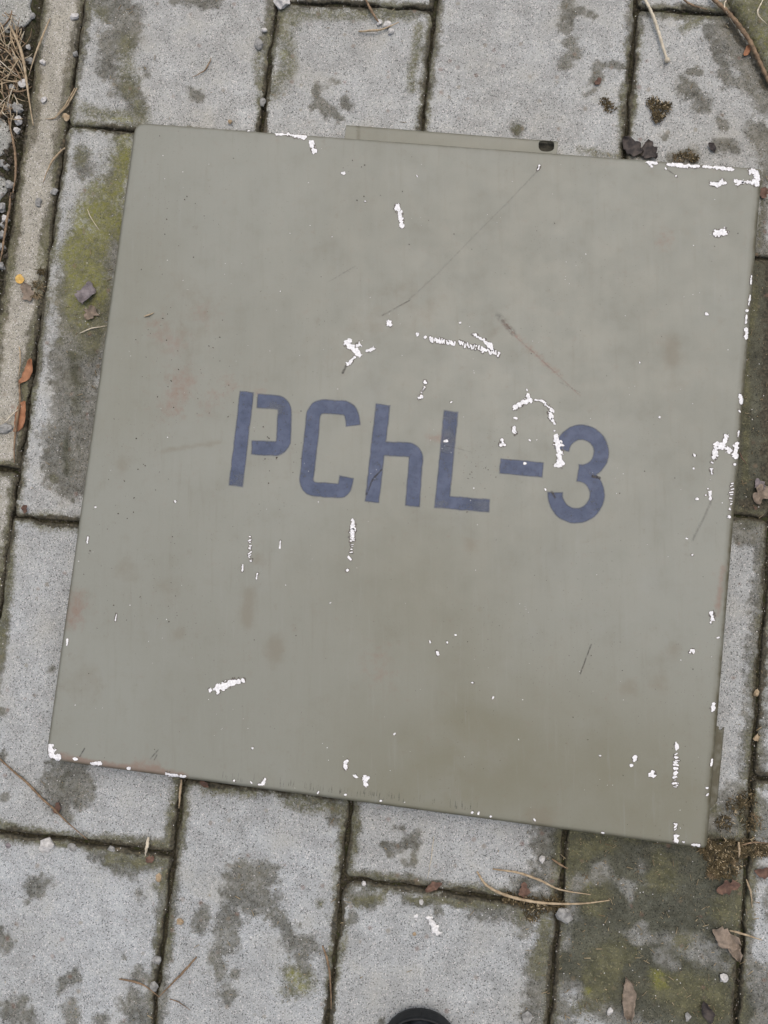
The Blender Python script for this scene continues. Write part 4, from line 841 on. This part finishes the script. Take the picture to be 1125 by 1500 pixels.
# grit: tiny angular grains in the joints, in the soil strip and on the damp growth; litter crumbs on the moss
def grains(pts, rr, seed):
    R_ = random.Random(seed); V = []; Fc = []
    for (x, y, z), r in zip(pts, rr):
        b = len(V); q = [R_.uniform(.6, 1.3) for _ in range(6)]; a = R_.uniform(0, 3.14); c, s = math.cos(a), math.sin(a)
        for (dx, dy, dz), k in zip(((1, 0, 0), (-1, 0, 0), (0, 1, 0), (0, -1, 0), (0, 0, .8), (0, 0, -.8)), q): V.append((x + (dx * c - dy * s) * r * k, y + (dx * s + dy * c) * r * k, z + dz * r * k))
        Fc += [(b + i, b + j, b + k) for i, j, k in ((0, 2, 4), (2, 1, 4), (1, 3, 4), (3, 0, 4), (2, 0, 5), (1, 2, 5), (3, 1, 5), (0, 3, 5))]
    return V, Fc
def joint_points(n, spread, seed):
    R_ = np.random.default_rng(seed); o = []
    rows_ = {0: rowA, 1: rowB, 2: rowC, 3: rowD, 4: rowE}; cs = [C0, C1, C2, C3, C4, C5]; segs = []
    for c in cs[:5]: segs.append(((c, -.52), (c, .76)))
    for k, rw in rows_.items():
        for v in rw[1:-1]: segs.append(((cs[k], v), (cs[k + 1], v)))
    segs.append(((KL, -.5), (KL, .76)))
    L = np.array([math.dist(a, b) for a, b in segs]); pick = R_.choice(len(segs), n, p=L / L.sum()); t = R_.random(n)
    A0 = np.array([s[0] for s in segs])[pick]; B0 = np.array([s[1] for s in segs])[pick]; q = A0 + (B0 - A0) * t[:, None] + R_.normal(0, spread, (n, 2))
    xy = q[:, :1] * GU + q[:, 1:] * GV; return xy
xy = joint_points(9000, .0032, 4); V, Fc = grains([(x, y, -.004 + .003 * random.random()) for x, y in xy], rng.uniform(.0003, .0013, len(xy)), 3)
tag(link('joint_grit', mesh('joint_grit', V, Fc), M['grit_d'], None, False), 'dark grit filling the joints between the pavers', 'grit', kind='stuff')
xy = joint_points(520, .0030, 8); V, Fc = grains([(x, y, -.0022 + .003 * random.random()) for x, y in xy], rng.choice([.0003, .0004, .0005, .0007, .0010], len(xy)), 4)
tag(link('pale_grit', mesh('pale_grit', V, Fc), M['grit_l'], None, False), 'pale sand grains scattered along the joints', 'grit', kind='stuff')
q = [(rng.uniform(-40, 40), rng.uniform(-10, 700)) for _ in range(1500)]; pts = []
for (a, b) in q:
    x, y = at(a, b); u = x * GU[0] + y * GU[1]
    if u < KL + .002: pts.append((x, y, -.003 + .003 * random.random()))
V, Fc = grains(pts, rng.choice([.0007, .001, .0014, .002, .003], len(pts)), 5)
tag(link('gravel', mesh('gravel', V, Fc), M['grit_d'], None, False), 'fine gravel in the soil strip left of the kerb', 'gravel', kind='stuff')
# crumbs on damp growth
cx = rng.uniform(-20, 1145, 60000); cy = rng.uniform(-20, 1520, 60000); X_, Y_ = at_arr(cx, cy, 0.0); ff = np.maximum(capsules(cx, cy, WET), capsules(cx, cy, MOSS)); dens = np.clip(ff + .4, 0, 1.4) / 1.4 * .05 + .0035
dens = np.where((cx > 820) & (cy > 1215), dens * 2.2, dens); dens = np.where((cx > 1070) & (cy > 380) & (cy < 760), dens * 2.0, dens)
k = rng.random(60000) < dens; u_, v_ = to_box(X_, Y_); k &= ~((u_ > bu0 - .002) & (u_ < bu1 + .002) & (v_ > bv0 - .002) & (v_ < bv1 + .002))
k &= (X_ * GU[0] + Y_ * GU[1]) > KL + .004
P = list(zip(cx[k], cy[k])); R_ = random.Random(3); V = []; Fc = []
for (a, b) in P:
    z = surf(a, b) + .0002; L = R_.choice((.7, .8, 1.0, 1.2, 1.6, 2.2, 4.5)) * S; w = R_.uniform(.35, .75) * S; th = R_.uniform(0, 6.283); x, y = at(a, b, z); c, s = math.cos(th), math.sin(th); n_ = len(V)
    for (p, q) in ((-L, -w), (L, -w * .6), (L, w * .6), (-L, w)): V.append((x + p * c - q * s, y + p * s + q * c, z))
    V += [(x - L * .9 * c, y - L * .9 * s, z + w * 1.3), (x + L * .9 * c, y + L * .9 * s, z + w * 1.5)]
    Fc += [(n_, n_ + 1, n_ + 5, n_ + 4), (n_ + 1, n_ + 2, n_ + 5), (n_ + 2, n_ + 3, n_ + 4, n_ + 5), (n_ + 3, n_, n_ + 4)]
tag(link('plant_litter', mesh('plant_litter', V, Fc), M['litter'], None, False), 'tiny dry plant crumbs scattered on the damp paving', 'litter', kind='stuff')
# white splash in front
def splash(name, cl, lb, seed):
    P = np.array([q for s, r in cl for q in s]); x0, y0 = P.min(0) - 8; x1, y1 = P.max(0) + 8
    def f(px, py):
        o = np.full(px.shape, -9.)
        for s, r in cl: o = np.maximum(o, (stroke(px, py, s, r, False, False) if len(s) > 1 else r - np.hypot(px - s[0][0], py - s[0][1])) + r * (.7 * vnoise(px, py, 3.2, seed) + .3 * vnoise(px, py, 1.6, seed)))
        return o
    V_, F_ = fill(f, x0, x1, y0, y1, .7); X_, Y_ = at_arr(V_[:, 0], V_[:, 1], .0015)
    tag(link(name, mesh(name, np.column_stack([X_, Y_, .0014 + .0006 * np.clip(f(V_[:, 0], V_[:, 1]), 0, 2)]), [q[::-1] for q in F_]), M['white_mark']), lb, 'dropping')
splash('bird_dropping', [([(628,1346),(634,1356),(641,1366)], 4.2), ([(640,1358)], 3), ([(609,1342)], 2.6)], 'white smeared bird dropping on the paver above the boot', 6)

# ------------------------------------------------------------------ the photographer's boot, toe just in the picture
def boot():
    toe = np.array(at(617, 1483, .02)); dirv = np.array([.035, 1.0]); dirv /= np.hypot(*dirv); side = np.array([dirv[1], -dirv[0]])
    L = .30
    def half(s):                                 # half width along the foot, s metres from the toe tip
        t = s / L
        if s < .075: return .0515 * math.sqrt(max(0, 1 - ((.075 - s) / .075) ** 2)) ** .92
        return .0515 - .012 * math.sin(min(1, (t - .25) / .4) * math.pi / 2) + .004 * max(0, t - .7) - .036 * max(0, (t - .88) / .12) ** 2.5
    root = empty('boot', (toe[0] - dirv[0] * .15, toe[1] - dirv[1] * .15, 0)); tag(root, 'black boot toe at the bottom edge of the picture', 'boot')
    root.rotation_euler = (0, 0, math.atan2(-dirv[0], dirv[1]))
    ss = [0, .0012, .004, .009, .016, .026, .038, .052, .07, .09, .12, .15, .18, .21, .24, .265, .285, .296, .30]
    def loft(name, prof, mat, s_list, ns=24):
        V = []; Fc = []
        for s in s_list:
            for (a, b) in prof(s, ns): V.append((a, .15 - s, b))
        n_ = len(prof(s_list[0], ns))
        for i in range(len(s_list) - 1):
            for k in range(n_): Fc.append((i * n_ + k, (i + 1) * n_ + k, (i + 1) * n_ + (k + 1) % n_, i * n_ + (k + 1) % n_))
        Fc.append(tuple(range(n_))); Fc.append(tuple(range((len(s_list) - 1) * n_ + n_ - 1, (len(s_list) - 1) * n_ - 1, -1)))
        return link(name, mesh(name, V, Fc), mat, root)
    def p_sole(s, ns):
        w = max(.0006, half(s)); zb = .0012 + .010 * max(0, 1 - s / .06) ** 2; zt = .026 + .004 * max(0, 1 - s / .08)
        return [(w * .96, zb), (w, zb + .004), (w, zt - .003), (w * .985, zt), (-w * .985, zt), (-w, zt - .003), (-w, zb + .004), (-w * .96, zb)]
    loft('sole', p_sole, M['rubber'], ss)
    def up_h(s):
        if s < .09: return .030 + .036 * math.sqrt(max(0, 1 - ((.09 - s) / .09) ** 2))
        return .066 + .050 * min(1, (s - .09) / .1) ** 1.4
    def p_up(s, ns):
        w = max(.0005, half(s) * (.93 if s > .004 else .6)); h = up_h(s); o = []
        for k in range(ns):
            a = math.pi * k / (ns - 1); o.append((w * math.copysign(abs(math.cos(a)) ** .75, math.cos(a)), .027 + (h - .027) * math.sin(a) ** .85))
        return o
    loft('upper', p_up, M['leather'], [s for s in ss if s >= .0012])
    def p_cap(s, ns):
        w = half(s) * .952; h = up_h(s) + .0016; o = []
        for k in range(ns):
            a = math.pi * k / (ns - 1); o.append((w * math.copysign(abs(math.cos(a)) ** .75, math.cos(a)), .0268 + (h - .0268) * math.sin(a) ** .85))
        return o
    loft('toe_cap', p_cap, M['rubber'], [.004, .009, .014, .02, .028, .036, .046, .056])
    V = []; Fc = []                              # welt bead round the sole edge
    path = [(half(s) * .99, .15 - s, .0285 + .004 * max(0, 1 - s / .08)) for s in ss[::-1]] + [(-half(s) * .99, .15 - s, .0285 + .004 * max(0, 1 - s / .08)) for s in ss[1:]]
    v, f = tube(path, [.0016] * len(path), 6); link('welt', mesh('welt', v, f), M['rubber'], root)
    V = []; n_ = 28
    for z, r1, r2, c in ((.085, .043, .055, -.065), (.12, .042, .052, -.075), (.16, .045, .054, -.08), (.20, .049, .058, -.085), (.205, .047, .056, -.085), (.19, .044, .052, -.085)):
        for k in range(n_): a = 6.2832 * k / n_; V.append((r1 * math.cos(a), c + r2 * math.sin(a), z))
    Fc = [(i * n_ + k, i * n_ + (k + 1) % n_, (i + 1) * n_ + (k + 1) % n_, (i + 1) * n_ + k) for i in range(5) for k in range(n_)] + [tuple(range(5 * n_, 6 * n_))]
    link('shaft', mesh('shaft', V, Fc), M['leather'], root)
boot()
